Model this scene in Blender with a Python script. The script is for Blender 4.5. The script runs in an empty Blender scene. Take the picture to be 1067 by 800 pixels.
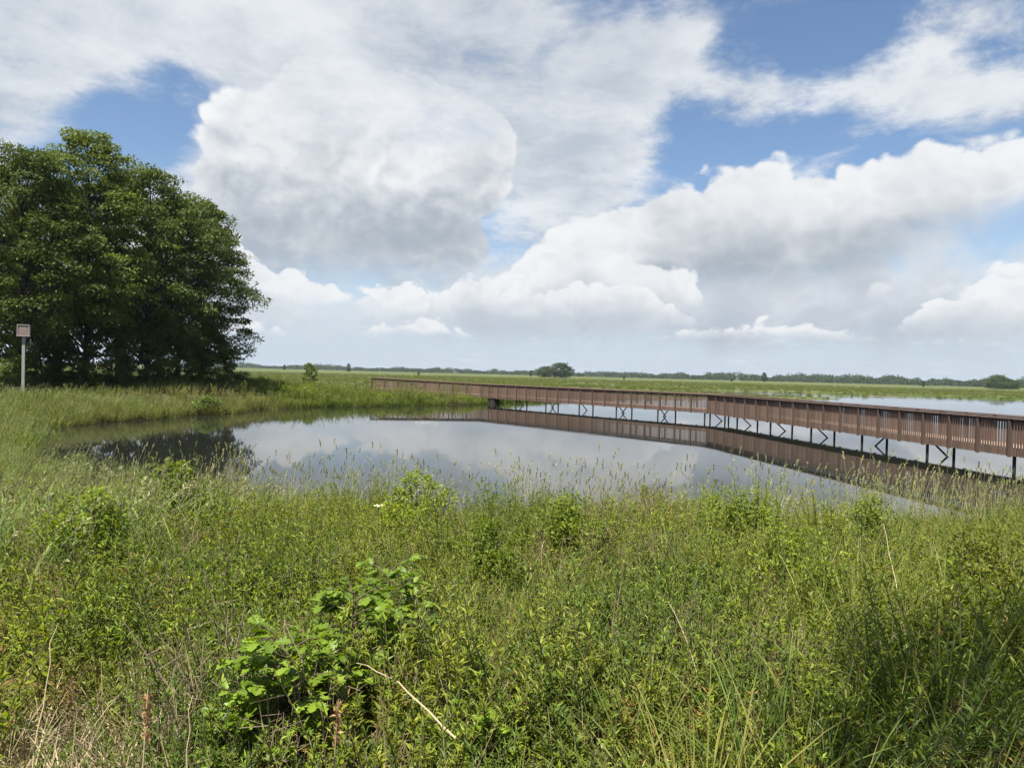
import bpy, math, random
import numpy as np
from mathutils import Matrix, Vector, Euler

SEED = 7
rng = np.random.default_rng(SEED)
random.seed(SEED)
scene = bpy.context.scene
COL = scene.collection
R = math.radians

# ------------------------------------------------------------------ camera
EYE = 3.06                       # metres above the water
F = 740.0                        # focal length in pixels of the 1067 px wide frame
PITCH, ROLL = R(0.87), 0.0244
cam_d = bpy.data.cameras.new('camera')
cam = bpy.data.objects.new('camera', cam_d)
COL.objects.link(cam)
cam_d.sensor_width = 36
cam_d.lens = F / 1067 * 36
cam_d.clip_start = 0.05
cam_d.clip_end = 20000
CAM_R = Matrix.Rotation(math.pi / 2 - PITCH, 4, 'X') @ Matrix.Rotation(ROLL, 4, 'Z')
cam.matrix_world = Matrix.Translation((0, 0, EYE)) @ CAM_R
scene.camera = cam


def azel(px, py):
    """direction (azimuth from +Y towards +X, elevation) of a place in the sky"""
    d = CAM_R.to_3x3() @ Vector(((px - 533.5) / F, -(py - 400) / F, -1)).normalized()
    return math.atan2(d.x, d.y), math.asin(d.z)


def lateral(px, depth):
    return (px - 533.5) / F * depth


# ------------------------------------------------------------------ noise helpers (numpy)
_perm = np.random.default_rng(3).random((256, 256))


def vnoise(x, y, s=1.0, o=0.0):
    x = np.asarray(x, float) / s + o
    y = np.asarray(y, float) / s + o * 1.7
    xi, yi = np.floor(x).astype(int), np.floor(y).astype(int)
    fx, fy = x - xi, y - yi
    fx, fy = fx * fx * (3 - 2 * fx), fy * fy * (3 - 2 * fy)
    g = lambda a, b: _perm[a % 256, b % 256]
    return (g(xi, yi) * (1 - fx) + g(xi + 1, yi) * fx) * (1 - fy) + (g(xi, yi + 1) * (1 - fx) + g(xi + 1, yi + 1) * fx) * fy


def fbm(x, y, s=1.0, o=0.0):
    return (vnoise(x, y, s, o) + .5 * vnoise(x, y, s / 2, o + 5) + .25 * vnoise(x, y, s / 4, o + 9)) / 1.75


def smooth(a, b, x):
    t = np.clip((x - a) / (b - a), 0, 1)
    return t * t * (3 - 2 * t)


# ------------------------------------------------------------------ terrain
POND = np.array([(-17.4, 24.5), (-14.4, 20.4), (-9.8, 16.6), (-5.5, 14.3), (0, 12.9), (5, 12.9), (10, 14.2), (14.5, 15.4),
                 (19, 16.6), (26, 17), (40, 14), (90, 6), (300, 10), (300, 120), (200, 168), (122, 169), (64, 178), (45, 168),
                 (38, 152), (48, 138), (57, 126), (55, 119), (38, 111), (24, 101), (12, 90), (3, 82), (-1, 74), (-3.2, 68.5),
                 (-5, 66), (-10, 61), (-15, 57), (-17.8, 52), (-18.6, 46), (-19.4, 43.2), (-20.2, 39.5), (-21.3, 36.5),
                 (-21.4, 33), (-20.4, 28.5)], float)
POOL2 = np.array([(12, 205), (16, 196), (24, 190), (32, 196), (34, 215), (27, 238), (19, 236)], float)
POOL3 = np.array([(36, 180), (44, 186), (52, 205), (48, 214), (38, 200)], float)
MATS = [(88, 158, 26, 2.2), (112, 150, 30, 2.6), (70, 146, 10, 1.6), (104, 138, 12, 1.2), (140, 146, 26, 2.0), (78, 167, 16, 1.6), (118, 162, 20, 1.4), (62, 152, 9, 1.5)]


def poly_sdf(P, x, y):
    """signed distance: negative inside"""
    d = np.full(x.shape, 1e18)
    inside = np.zeros(x.shape, bool)
    n = len(P)
    for i in range(n):
        a, b = P[i], P[(i + 1) % n]
        ex, ey = b - a
        wx, wy = x - a[0], y - a[1]
        t = np.clip((wx * ex + wy * ey) / (ex * ex + ey * ey), 0, 1)
        d = np.minimum(d, (wx - ex * t) ** 2 + (wy - ey * t) ** 2)
        c = ((a[1] <= y) & (b[1] > y)) | ((b[1] <= y) & (a[1] > y))
        xs = a[0] + (y - a[1]) / np.where(ey == 0, 1e-9, ey) * ex
        inside ^= c & (x < xs)
    d = np.sqrt(d)
    return np.where(inside, -d, d)


def shore(x, y):
    """distance to the nearest water edge, negative over water"""
    x, y = np.asarray(x, float), np.asarray(y, float)
    d = np.minimum(np.minimum(poly_sdf(POND, x, y), poly_sdf(POOL2, x, y)), poly_sdf(POOL3, x, y))
    for mx, my, ax, ay in MATS:                       # low mats of vegetation in the far pool
        k = 1 - np.sqrt(((x - mx) / ax) ** 2 + ((y - my) / ay) ** 2)
        k = k + .5 * (vnoise(x, y, 4, mx) - .5)
        d = np.maximum(d, k * min(ax, ay))
    wob = (fbm(x, y, 2.5, 2) - .5) * np.where(y < 40, 1.0, 2.2)
    return d + wob * np.clip(1.5 - np.abs(d) / 6, 0, 1)


def ground_h(x, y, s=None):
    x, y = np.asarray(x, float), np.asarray(y, float)
    if s is None:
        s = shore(x, y)
    r = np.hypot(x, y)
    near = 1 - smooth(13, 30, r + 9 * smooth(-.12, -.42, x / np.maximum(y, .5)) * smooth(4, 10, r))
    grove = smooth(-16, -24, x) * (1 - smooth(65, 95, y)) * smooth(15, 30, y)
    land = .22 + 1.3 * near + .85 * grove * (1 - near) + .25 * smooth(-60, 0, -np.abs(y - 70)) * smooth(5, -10, x)
    L = np.where(r < 30, 4.6, 3.2)
    up = land * (1 - np.exp(-np.clip(s, 0, None) / L)) + .02
    up = up + (fbm(x, y, 3.0, 4) - .5) * .18 * smooth(.5, 4, s)
    dn = -np.clip(-s * .3, 0, .7)
    return np.where(s > 0, up, dn)


# ------------------------------------------------------------------ mesh helper
def mesh_np(name, V, Q=None, T=None, attrs=None, smooth_shade=False):
    """mesh from numpy vertices, quads and triangles; attrs = {name: per-vertex floats}"""
    me = bpy.data.meshes.new(name)
    V = np.asarray(V, np.float32).reshape(-1, 3)
    parts, sizes = [], []
    if Q is not None and len(Q):
        Q = np.asarray(Q, np.int32).reshape(-1, 4); parts.append(Q.ravel()); sizes.append(np.full(len(Q), 4, np.int32))
    if T is not None and len(T):
        T = np.asarray(T, np.int32).reshape(-1, 3); parts.append(T.ravel()); sizes.append(np.full(len(T), 3, np.int32))
    loops = np.concatenate(parts); sizes = np.concatenate(sizes)
    me.vertices.add(len(V)); me.vertices.foreach_set('co', V.ravel())
    me.loops.add(len(loops)); me.loops.foreach_set('vertex_index', loops)
    me.polygons.add(len(sizes))
    me.polygons.foreach_set('loop_start', np.concatenate([[0], np.cumsum(sizes)[:-1]]).astype(np.int32))
    me.polygons.foreach_set('loop_total', sizes)
    me.polygons.foreach_set('use_smooth', np.full(len(sizes), smooth_shade))
    for k, v in (attrs or {}).items():
        a = me.attributes.new(k, 'FLOAT', 'POINT'); a.data.foreach_set('value', np.asarray(v, np.float32))
    me.update(calc_edges=True)
    return me


class MB:
    """collects vertices and quads of one mesh"""
    def __init__(s): s.V, s.Q, s.A, s.n = [], [], [], 0

    def add(s, V, Q, t=0.0):
        V = np.asarray(V, float).reshape(-1, 3); Q = np.asarray(Q, int).reshape(-1, 4)
        s.V.append(V); s.Q.append(Q + s.n); s.n += len(V)
        s.A.append(np.broadcast_to(np.asarray(t, float), (len(V),)))
        return s

    def mesh(s, name, smooth_shade=False):
        return mesh_np(name, np.concatenate(s.V), np.concatenate(s.Q), attrs={'t': np.concatenate(s.A)}, smooth_shade=smooth_shade)

    def obj(s, name, mat, parent=None, smooth_shade=False):
        return link(name, s.mesh(name, smooth_shade), mat, parent)

    def box(s, lo, hi, dz=0.0):
        """box; dz = extra height at the +x end (ramps)"""
        x0, y0, z0 = lo; x1, y1, z1 = hi
        V = [(x0, y0, z0), (x1, y0, z0 + dz), (x1, y1, z0 + dz), (x0, y1, z0), (x0, y0, z1), (x1, y0, z1 + dz), (x1, y1, z1 + dz), (x0, y1, z1)]
        return s.add(V, [(0, 3, 2, 1), (4, 5, 6, 7), (0, 1, 5, 4), (1, 2, 6, 5), (2, 3, 7, 6), (3, 0, 4, 7)])

    def tube(s, P, rad, seg=6, t=None):
        P = np.asarray(P, float); n = len(P); rad = np.broadcast_to(np.asarray(rad, float), (n,))
        T = np.gradient(P, axis=0); T /= np.linalg.norm(T, axis=1, keepdims=True) + 1e-9
        ref = np.array([1, 0, 0]) if abs(T[0][0]) < .8 else np.array([0, 1, 0])
        U = np.cross(T, ref); U /= np.linalg.norm(U, axis=1, keepdims=True) + 1e-9
        W = np.cross(T, U)
        a = np.arange(seg) / seg * 2 * math.pi
        V = P[:, None] + rad[:, None, None] * (np.cos(a)[None, :, None] * U[:, None] + np.sin(a)[None, :, None] * W[:, None])
        i, j = np.meshgrid(np.arange(n - 1), np.arange(seg), indexing='ij')
        k = (j + 1) % seg
        Q = np.stack([i * seg + j, i * seg + k, (i + 1) * seg + k, (i + 1) * seg + j], -1).reshape(-1, 4)
        tt = np.repeat(np.linspace(0, 1, n) if t is None else np.broadcast_to(np.asarray(t, float), (n,)), seg)
        return s.add(V.reshape(-1, 3), Q, tt)

    def beam(s, a, b, w, h):
        """straight rectangular bar from a to b"""
        a, b = np.asarray(a, float), np.asarray(b, float)
        d = (b - a) / np.linalg.norm(b - a)
        u = np.cross(d, [0, 0, 1.0])
        if np.linalg.norm(u) < 1e-3: u = np.array([1.0, 0, 0])
        u /= np.linalg.norm(u); v = np.cross(u, d)
        V = [p + su * u * w / 2 + sv * v * h / 2 for p in (a, b) for su, sv in ((-1, -1), (1, -1), (1, 1), (-1, 1))]
        return s.add(V, [(0, 1, 2, 3), (4, 7, 6, 5), (0, 4, 5, 1), (1, 5, 6, 2), (2, 6, 7, 3), (3, 7, 4, 0)])

    def leaves(s, P, D, N, L, W, fold=.25, droop=.15, t=1.0):
        """folded pointed leaves: base points, directions, normals, lengths, widths"""
        P, D, N = (np.asarray(a, float).reshape(-1, 3) for a in (P, D, N))
        n = len(P)
        L = np.broadcast_to(np.asarray(L, float), (n,))[:, None]; W = np.broadcast_to(np.asarray(W, float), (n,))[:, None]
        D = D / (np.linalg.norm(D, axis=1, keepdims=True) + 1e-9)
        S = np.cross(D, N); S /= np.linalg.norm(S, axis=1, keepdims=True) + 1e-9
        U = np.cross(S, D)
        b = P
        m = P + D * L * .5 - U * W * fold * .5
        l = P + D * L * .45 + S * W * .5 + U * W * fold * .5
        r = P + D * L * .45 - S * W * .5 + U * W * fold * .5
        t_ = P + D * L - U * L * droop
        V = np.stack([b, r, t_, l, m], 1).reshape(-1, 3)
        k = np.arange(n)[:, None] * 5
        Q = np.concatenate([k + [0, 1, 2, 4], k + [0, 4, 2, 3]])
        return s.add(V, Q, np.repeat(np.broadcast_to(np.asarray(t, float), (n,)), 5))

    def blades(s, P, az, L, W, lean, curl, seg=3):
        """grass blades from base points; lean/curl bend them outwards along az"""
        P = np.asarray(P, float).reshape(-1, 3); n = len(P)
        az, L, W, lean, curl = (np.broadcast_to(np.asarray(a, float), (n,)) for a in (az, L, W, lean, curl))
        h = np.stack([np.cos(az), np.sin(az), 0 * az], 1)
        tw = rng.uniform(-1.2, 1.2, n)
        sd = np.stack([-np.sin(az + tw), np.cos(az + tw), 0 * az], 1)
        u = np.linspace(0, 1, seg + 1)
        p = P.copy(); rows = []; tt = []
        for i, ui in enumerate(u):
            w = W * (1 - ui ** 2) * .5 + .0004
            rows += [p - sd * w[:, None], p + sd * w[:, None]]; tt += [ui, ui]
            ang = lean + curl * (ui + .5 / seg)
            st = L / seg
            p = p + h * (np.sin(ang) * st)[:, None] + np.array([0, 0, 1.0]) * (np.cos(ang) * st)[:, None]
        V = np.stack(rows, 1).reshape(-1, 3); m = 2 * (seg + 1)
        k = np.arange(n)[:, None] * m
        Q = np.concatenate([k + [2 * i, 2 * i + 1, 2 * i + 3, 2 * i + 2] for i in range(seg)])
        return s.add(V, Q, np.tile(tt, n))


def link(name, me, mat=None, parent=None):
    o = bpy.data.objects.new(name, me)
    if mat is not None and not me.materials: me.materials.append(mat)
    COL.objects.link(o)
    if parent is not None: o.parent = parent
    return o


def tag(o, label=None, cat=None, group=None, kind=None):
    for k, v in (('label', label), ('category', cat), ('group', group), ('kind', kind)):
        if v: o[k] = v
    return o


def thing(name, loc, label, cat, group=None, rz=0.0, s=1.0):
    o = bpy.data.objects.new(name, None); COL.objects.link(o)
    o.location = loc; o.rotation_euler = (0, 0, rz); o.scale = (s, s, s)
    return tag(o, label, cat, group)


# ------------------------------------------------------------------ node expression helper
class X:
    """a float socket in a node tree with arithmetic"""
    nt = None
    def __init__(s, sock): s.s = sock
    @staticmethod
    def put(inp, v):
        if isinstance(v, X): X.nt.links.new(v.s, inp)
        elif v is not None: inp.default_value = v
    @staticmethod
    def m(op, a, b=None, c=None, clamp=False):
        n = X.nt.nodes.new('ShaderNodeMath'); n.operation = op; n.use_clamp = clamp
        for i, v in enumerate((a, b, c)):
            if v is not None: X.put(n.inputs[i], v)
        return X(n.outputs[0])
    def __add__(s, o): return X.m('ADD', s, o)
    __radd__ = __add__
    def __sub__(s, o): return X.m('SUBTRACT', s, o)
    def __rsub__(s, o): return X.m('SUBTRACT', o, s)
    def __mul__(s, o): return X.m('MULTIPLY', s, o)
    __rmul__ = __mul__
    def __truediv__(s, o): return X.m('DIVIDE', s, o)


def ss(x, a, b):
    n = X.nt.nodes.new('ShaderNodeMapRange'); n.interpolation_type = 'SMOOTHSTEP'
    X.put(n.inputs[0], x); X.put(n.inputs[1], a); X.put(n.inputs[2], b)
    n.inputs[3].default_value = 0; n.inputs[4].default_value = 1
    return X(n.outputs[0])


def vec(x, y, z):
    n = X.nt.nodes.new('ShaderNodeCombineXYZ')
    for i, v in enumerate((x, y, z)): X.put(n.inputs[i], v)
    return X(n.outputs[0])


def noise(v, scale, detail=4, rough=.5, dist=0.0):
    n = X.nt.nodes.new('ShaderNodeTexNoise'); n.noise_dimensions = '3D'
    if v is not None: X.put(n.inputs['Vector'], v)
    n.inputs['Scale'].default_value = scale; n.inputs['Detail'].default_value = detail
    n.inputs['Roughness'].default_value = rough; n.inputs['Distortion'].default_value = dist
    return X(n.outputs[0])


def mixc(f, a, b):
    n = X.nt.nodes.new('ShaderNodeMix'); n.data_type = 'RGBA'
    X.put(n.inputs[0], f)
    for i, v in ((6, a), (7, b)):
        if isinstance(v, X): X.put(n.inputs[i], v)
        else: n.inputs[i].default_value = (*v, 1)
    return X(n.outputs[2])


def attr(name, kind='GEOMETRY'):
    n = X.nt.nodes.new('ShaderNodeAttribute'); n.attribute_name = name; n.attribute_type = kind
    return X(n.outputs['Fac'])


def newmat(name):
    m = bpy.data.materials.new(name); m.use_nodes = True
    nt = m.node_tree; nt.nodes.clear(); X.nt = nt
    out = nt.nodes.new('ShaderNodeOutputMaterial')
    return m, nt, out


def principled(nt, color, rough=.6, spec=.5):
    b = nt.nodes.new('ShaderNodeBsdfPrincipled')
    if isinstance(color, X): X.put(b.inputs['Base Color'], color)
    else: b.inputs['Base Color'].default_value = (*color, 1)
    X.put(b.inputs['Roughness'], rough); X.put(b.inputs['Specular IOR Level'], spec)
    return b


def world_pos():
    g = X.nt.nodes.new('ShaderNodeNewGeometry')
    return X(g.outputs['Position']), X(g.outputs['Random Per Island'])


def foliage_mat(name, c1, c2, tip=None, base=None, trans=.35, rough=.45, spec=.35, patch=None, patch_s=1.6, vary=.35):
    """leaf material: two greens mixed per leaf and per plant, dry base or tip colour along t, light passing through"""
    m, nt, out = newmat(name)
    pos, isl = world_pos()
    oi = nt.nodes.new('ShaderNodeObjectInfo')
    rnd = X(oi.outputs['Random'])
    f = isl * .55 + rnd * .45
    col = mixc(f, c1, c2)
    if patch is not None:
        pn = noise(pos, 1 / patch_s, 2, .6)
        col = mixc(ss(pn, .45, .66) * .8, col, patch)
    t = attr('t')
    if base is not None: col = mixc(ss(t, .45, .0) * .8, col, base)
    if tip is not None: col = mixc(ss(t, .55, 1.0) * isl, col, tip)
    hsv = nt.nodes.new('ShaderNodeHueSaturation')
    X.put(hsv.inputs['Value'], (isl * rnd) * (2 * vary) + (1 - vary * .5)); X.put(hsv.inputs['Color'], col)
    col = X(hsv.outputs[0])
    b = principled(nt, col, rough, spec)
    if trans > 0:
        tr = nt.nodes.new('ShaderNodeBsdfTranslucent')
        th = nt.nodes.new('ShaderNodeHueSaturation'); th.inputs['Hue'].default_value = .485; th.inputs['Saturation'].default_value = 1.1; th.inputs['Value'].default_value = 1.35
        X.put(th.inputs['Color'], col); nt.links.new(th.outputs[0], tr.inputs[0])
        mx = nt.nodes.new('ShaderNodeMixShader'); mx.inputs[0].default_value = trans
        nt.links.new(b.outputs[0], mx.inputs[1]); nt.links.new(tr.outputs[0], mx.inputs[2]); nt.links.new(mx.outputs[0], out.inputs[0])
    else: nt.links.new(b.outputs[0], out.inputs[0])
    return m


def wood_mat(name, c1, c2, scale=6, rough=.75):
    m, nt, out = newmat(name)
    tc = nt.nodes.new('ShaderNodeTexCoord'); mp = nt.nodes.new('ShaderNodeMapping'); mp.inputs['Scale'].default_value = (1, 1, .12)
    nt.links.new(tc.outputs['Object'], mp.inputs[0])
    _, isl = world_pos()
    n = noise(X(mp.outputs[0]), scale, 5, .65)
    n2 = noise(X(tc.outputs['Object']), 1.3, 3, .6)
    col = mixc(n * .6 + isl * .5 + (n2 - .5) * .7, c1, c2)
    b = principled(nt, col, rough, .25)
    bp = nt.nodes.new('ShaderNodeBump'); bp.inputs['Strength'].default_value = .3; bp.inputs['Distance'].default_value = .01
    X.put(bp.inputs['Height'], n); nt.links.new(bp.outputs[0], b.inputs['Normal'])
    nt.links.new(b.outputs[0], out.inputs[0])
    return m


def bark_mat(name, c1, c2):
    m, nt, out = newmat(name)
    tc = nt.nodes.new('ShaderNodeTexCoord'); mp = nt.nodes.new('ShaderNodeMapping'); mp.inputs['Scale'].default_value = (6, 6, 1.2)
    nt.links.new(tc.outputs['Object'], mp.inputs[0])
    n = noise(X(mp.outputs[0]), 2.0, 6, .7)
    b = principled(nt, mixc(ss(n, .3, .7), c1, c2), .9, .2)
    bp = nt.nodes.new('ShaderNodeBump'); bp.inputs['Strength'].default_value = .8; bp.inputs['Distance'].default_value = .04
    X.put(bp.inputs['Height'], n); nt.links.new(bp.outputs[0], b.inputs['Normal'])
    nt.links.new(b.outputs[0], out.inputs[0])
    return m


# ------------------------------------------------------------------ world: sky with clouds
SUN_AZ, SUN_EL = R(-152), R(64)
EXPO = 1.18           # azimuth from +Y towards +X
sun_dir = Vector((math.sin(SUN_AZ) * math.cos(SUN_EL), math.cos(SUN_AZ) * math.cos(SUN_EL), math.sin(SUN_EL)))


def build_world():
    w = bpy.data.worlds.new('World'); scene.world = w; w.use_nodes = True
    nt = w.node_tree; nt.nodes.clear(); X.nt = nt
    out = nt.nodes.new('ShaderNodeOutputWorld')
    sky = nt.nodes.new('ShaderNodeTexSky'); sky.sky_type = 'NISHITA'; sky.sun_disc = False
    sky.sun_elevation = SUN_EL; sky.sun_rotation = SUN_AZ
    sky.air_density = 1.0; sky.dust_density = .4; sky.ozone_density = 2.4
    tc = nt.nodes.new('ShaderNodeTexCoord')
    sx = nt.nodes.new('ShaderNodeSeparateXYZ'); nt.links.new(tc.outputs['Generated'], sx.inputs[0])
    dx, dy, dz = X(sx.outputs[0]), X(sx.outputs[1]), X(sx.outputs[2])
    u = X.m('ARCTAN2', dx, dy)
    v = X.m('ARCSINE', dz)
    SK = .1                                # sky strength
    K = 2 ** -EXPO / SK                           # cloud radiance is given for strength 1, so divide it back

    U0, U1, VM = -.8, .8, .7
    uf = X.m('DIVIDE', u - U0, U1 - U0, clamp=True)

    def curve(pts):
        n = nt.nodes.new('ShaderNodeFloatCurve'); cm = n.mapping; c = cm.curves[0]
        q = sorted([((azel(a, b)[0] - U0) / (U1 - U0), max(azel(a, b)[1], 0) / VM) for a, b in pts])
        while len(c.points) < len(q): c.points.new(.5, .5)
        for p, (a, b) in zip(c.points, q): p.location = (a, b); p.handle_type = 'AUTO_CLAMPED'
        cm.extend = 'HORIZONTAL'; cm.update()
        X.put(n.inputs['Value'], uf)
        return X(n.outputs[0]) * VM

    def blob(px, py, rx, ry, rot=0):
        """soft elliptical weight round a place in the sky"""
        a0, e0 = azel(px, py); ca, sa = math.cos(rot), math.sin(rot)
        du, dv = u - a0, v - e0
        p = (du * ca + dv * sa) * (F / rx); q = (dv * ca - du * sa) * (F / ry)
        return ss(X.m('SQRT', p * p + q * q), 1.25, .25)

    uv = vec(u, v * 1.25, 0.37)
    warp = noise(uv, 7, 3, .5)
    uw = u + (warp - .5) * .10
    vw = v + (noise(vec(u, v, 4.2), 8, 3, .5) - .5) * .05

    hs = nt.nodes.new('ShaderNodeHueSaturation'); hs.inputs['Saturation'].default_value = 1.02; hs.inputs['Value'].default_value = .64
    nt.links.new(sky.outputs[0], hs.inputs['Color'])
    col = X(hs.outputs[0])
    # blue deepened a little; pale haze towards the horizon
    hz = ss(v, .27, .0)
    col = mixc(hz * .88, col, tuple(c * K for c in (.56, .66, .79)))

    def billow(p, scale):
        """rounded swellings parted by creases, in three sizes"""
        f = lambda k, q: X.m('ABSOLUTE', noise(p, scale * k, 1.0, .4, .15) * 2 - 1) * q
        return f(.55, 1.1) + f(1.25, .75) + f(2.9, .45)

    # high thin layer: streaks and veils, laid out on a plane overhead
    den = X.m('ADD', X.m('MAXIMUM', dz, 0.0), .16)
    wq = noise(vec(dx / den, dy / den, 7.7), 1.6, 3, .5) - .5
    pv = vec(dx / den + wq * .25, dy / den - wq * .15, 0.2)
    n1 = noise(pv, 1.7, 8, .60, .2)
    n2 = noise(pv, 4.6, 8, .64, .1)
    hv = n1 * .42 + n2 * .58
    bias = blob(60, 50, 330, 140) * .25 + blob(330, 30, 280, 110) * .22 + blob(560, 70, 150, 170) * .13 + blob(160, 245, 130, 120, .6) * .12 + blob(620, 150, 90, 90) * .10
    bias = bias + blob(880, 94, 190, 34, -.10) * .12 + blob(775, 88, 60, 40, .5) * .17 + blob(665, 74, 85, 44) * .19 + blob(1020, 75, 130, 66) * .14 + blob(660, 132, 70, 40) * .12 + blob(720, 22, 130, 34) * .13 + blob(980, 20, 90, 30) * .06
    bias = bias + blob(590, 190, 90, 80) * .22 + blob(560, 120, 70, 90) * .08
    bias = bias - blob(150, 128, 120, 56, .72) * .36 - blob(760, 140, 230, 34, -.08) * .12 - blob(850, 35, 120, 34) * .12
    n5 = noise(vec(u, v * 1.6, 21.0), 10, 8, .62) - .5
    a_h = ss(hv + bias + n5 * (.20 + .35 * ss(u, .05, .3)), .50, .77)
    sh = ss(noise(pv, 1.9, 5, .55) * .6 + n2 * .4 + n5 * .25, .36, .66)
    hcol = mixc(sh, tuple(c * K for c in (.53, .585, .655)), tuple(c * K for c in (.86, .885, .915)))
    col = mixc(a_h * .94, col, hcol)

    def layer(top, base, seed, scale, a_edge, soft_t, soft_b, gray, white, alpha=1.0, thick=.14, kl=.55, field=None, span=None):
        """one bank of cumulus: crisp heaped top, greyer body, base that fades out"""
        nonlocal col
        B = curve(base) if base is not None else None
        p = vec(uw, vw * 1.25, seed)
        b = billow(p, scale)
        bo = billow(vec(uw + .10 / scale, vw * 1.25 - .22 / scale, seed), scale)
        n = noise(p, scale * .8, 8, .6)
        fine = noise(vec(u, v * 1.2, seed + 3), scale * 5, 5, .6) - .5
        e = (b - .50) * a_edge + (n - .5) * a_edge * 1.0 + fine * a_edge * .25
        if field is None: ft = curve(top) - v + e
        else: ft = field * .16 - .055 + e
        al = ss(ft, 0.0, soft_t)
        if B is not None: al = al * ss(v - B + e * .5, 0.0, soft_b)
        if field is not None: al = al * (1 - ss(v, azel(370, 165)[1], azel(370, 88)[1]) * .75 * ss(u, azel(250, 200)[0], azel(330, 200)[0]))
        big = noise(vec(u, v * 1.5, seed + 7), 6.0, 3, .5) - .5
        dep = ss(ft, .0, thick)
        if span is not None: dep = ss(v + (n - .5) * .12, span[0], span[1]) * .8 + dep * .2
        lit = .95 - dep * .82 + (b - bo) * kl + (n - .5) * .62 + fine * .34 + big * .30
        c = mixc(ss(lit, -.05, 1.1), tuple(x * K for x in gray), tuple(x * K for x in white))
        col = mixc(al * alpha, col, c)

    G = (.36, .42, .49); W = (.90, .915, .935)
    layer([(-300, 270), (100, 270), (260, 262), (330, 280), (420, 262), (520, 238), (640, 240), (760, 250), (880, 232), (960, 222), (1030, 246), (1100, 230), (1400, 230)],
          [(-300, 356), (533, 372), (1400, 392)], 11.3, 13, .07, .08, .05, (.50, .56, .64), (.78, .81, .855), .96, .16, .5)
    # long bank on the right
    layer([(430, 330), (500, 300), (535, 268), (560, 242), (600, 226), (645, 212), (690, 188), (735, 170), (785, 156), (840, 162), (890, 152), (950, 143), (1010, 144), (1060, 128), (1200, 120), (1400, 150)],
          [(400, 320), (520, 335), (700, 330), (860, 318), (930, 296), (980, 275), (1020, 262), (1067, 246), (1400, 230)], 2.2, 9, .060, .012, .07, G, W, 1.0, .17)
    # heap left of the middle
    fl = None
    for bx, by, rx, ry in [(258, 140, 60, 56), (250, 190, 50, 60), (335, 130, 95, 66), (430, 140, 90, 66), (492, 172, 50, 72), (512, 160, 34, 46), (385, 215, 130, 90), (300, 240, 80, 74), (450, 245, 74, 66), (360, 290, 150, 60), (240, 250, 60, 70)]:
        w_ = blob(bx, by, rx, ry)
        fl = w_ if fl is None else X.m('MAXIMUM', fl, w_) + w_ * .10
    layer(None, [(-300, 312), (533, 326), (1400, 340)], 8.7, 11.0, .088, .028, .08, (.42, .48, .55), (.94, .95, .965), 1.0, .13, .50, field=fl, span=(azel(370, 120)[1], azel(370, 270)[1]))
    # lower heaps before the long bank
    layer([(430, 360), (500, 330), (540, 282), (575, 258), (620, 250), (670, 262), (705, 280), (740, 310), (800, 325), (850, 312), (890, 296), (930, 288), (975, 284), (1000, 288), (1020, 280), (1050, 270), (1100, 262), (1400, 250)],
          [(400, 325), (560, 330), (700, 335), (900, 322), (1067, 340), (1400, 340)], 5.1, 11, .055, .010, .06, (.46, .52, .585), W, .97, .13)
    # row of puffs under the big clouds
    layer([(-300, 250), (100, 240), (225, 225), (262, 255), (300, 282), (350, 290), (400, 300), (455, 296), (500, 280), (530, 296), (580, 292), (620, 284), (660, 288), (700, 312), (760, 345), (850, 350), (930, 338), (980, 300), (1030, 285), (1100, 280), (1400, 270)],
          [(-300, 325), (260, 335), (420, 342), (560, 342), (700, 345), (900, 352), (1067, 356), (1400, 350)], 6.9, 15, .045, .008, .045, (.50, .56, .63), W, .96, .09)
    # low bright strip near the horizon
    layer([(-300, 330), (240, 330), (330, 345), (440, 330), (500, 348), (600, 352), (680, 350), (720, 338), (790, 334), (860, 336), (905, 345), (950, 352), (1000, 348), (1067, 352), (1400, 340)],
          [(-300, 350), (260, 352), (533, 356), (720, 357), (900, 359), (1067, 366), (1400, 370)], 3.3, 22, .024, .008, .02, (.60, .67, .74), (.92, .93, .945), .85, .05)

    bg = nt.nodes.new('ShaderNodeBackground'); bg.inputs[1].default_value = SK
    X.put(bg.inputs[0], col); nt.links.new(bg.outputs[0], out.inputs[0])
    w.cycles.sampling_method = 'MANUAL'; w.cycles.sample_map_resolution = 512


build_world()
sd = bpy.data.lights.new('sun', 'SUN'); sd.energy = 5.0; sd.angle = R(.53); sd.color = (1, .955, .88)
so = bpy.data.objects.new('sun', sd); COL.objects.link(so)
so.rotation_euler = sun_dir.to_track_quat('Z', 'Y').to_euler(); so.location = (0, 0, 60)

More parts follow.
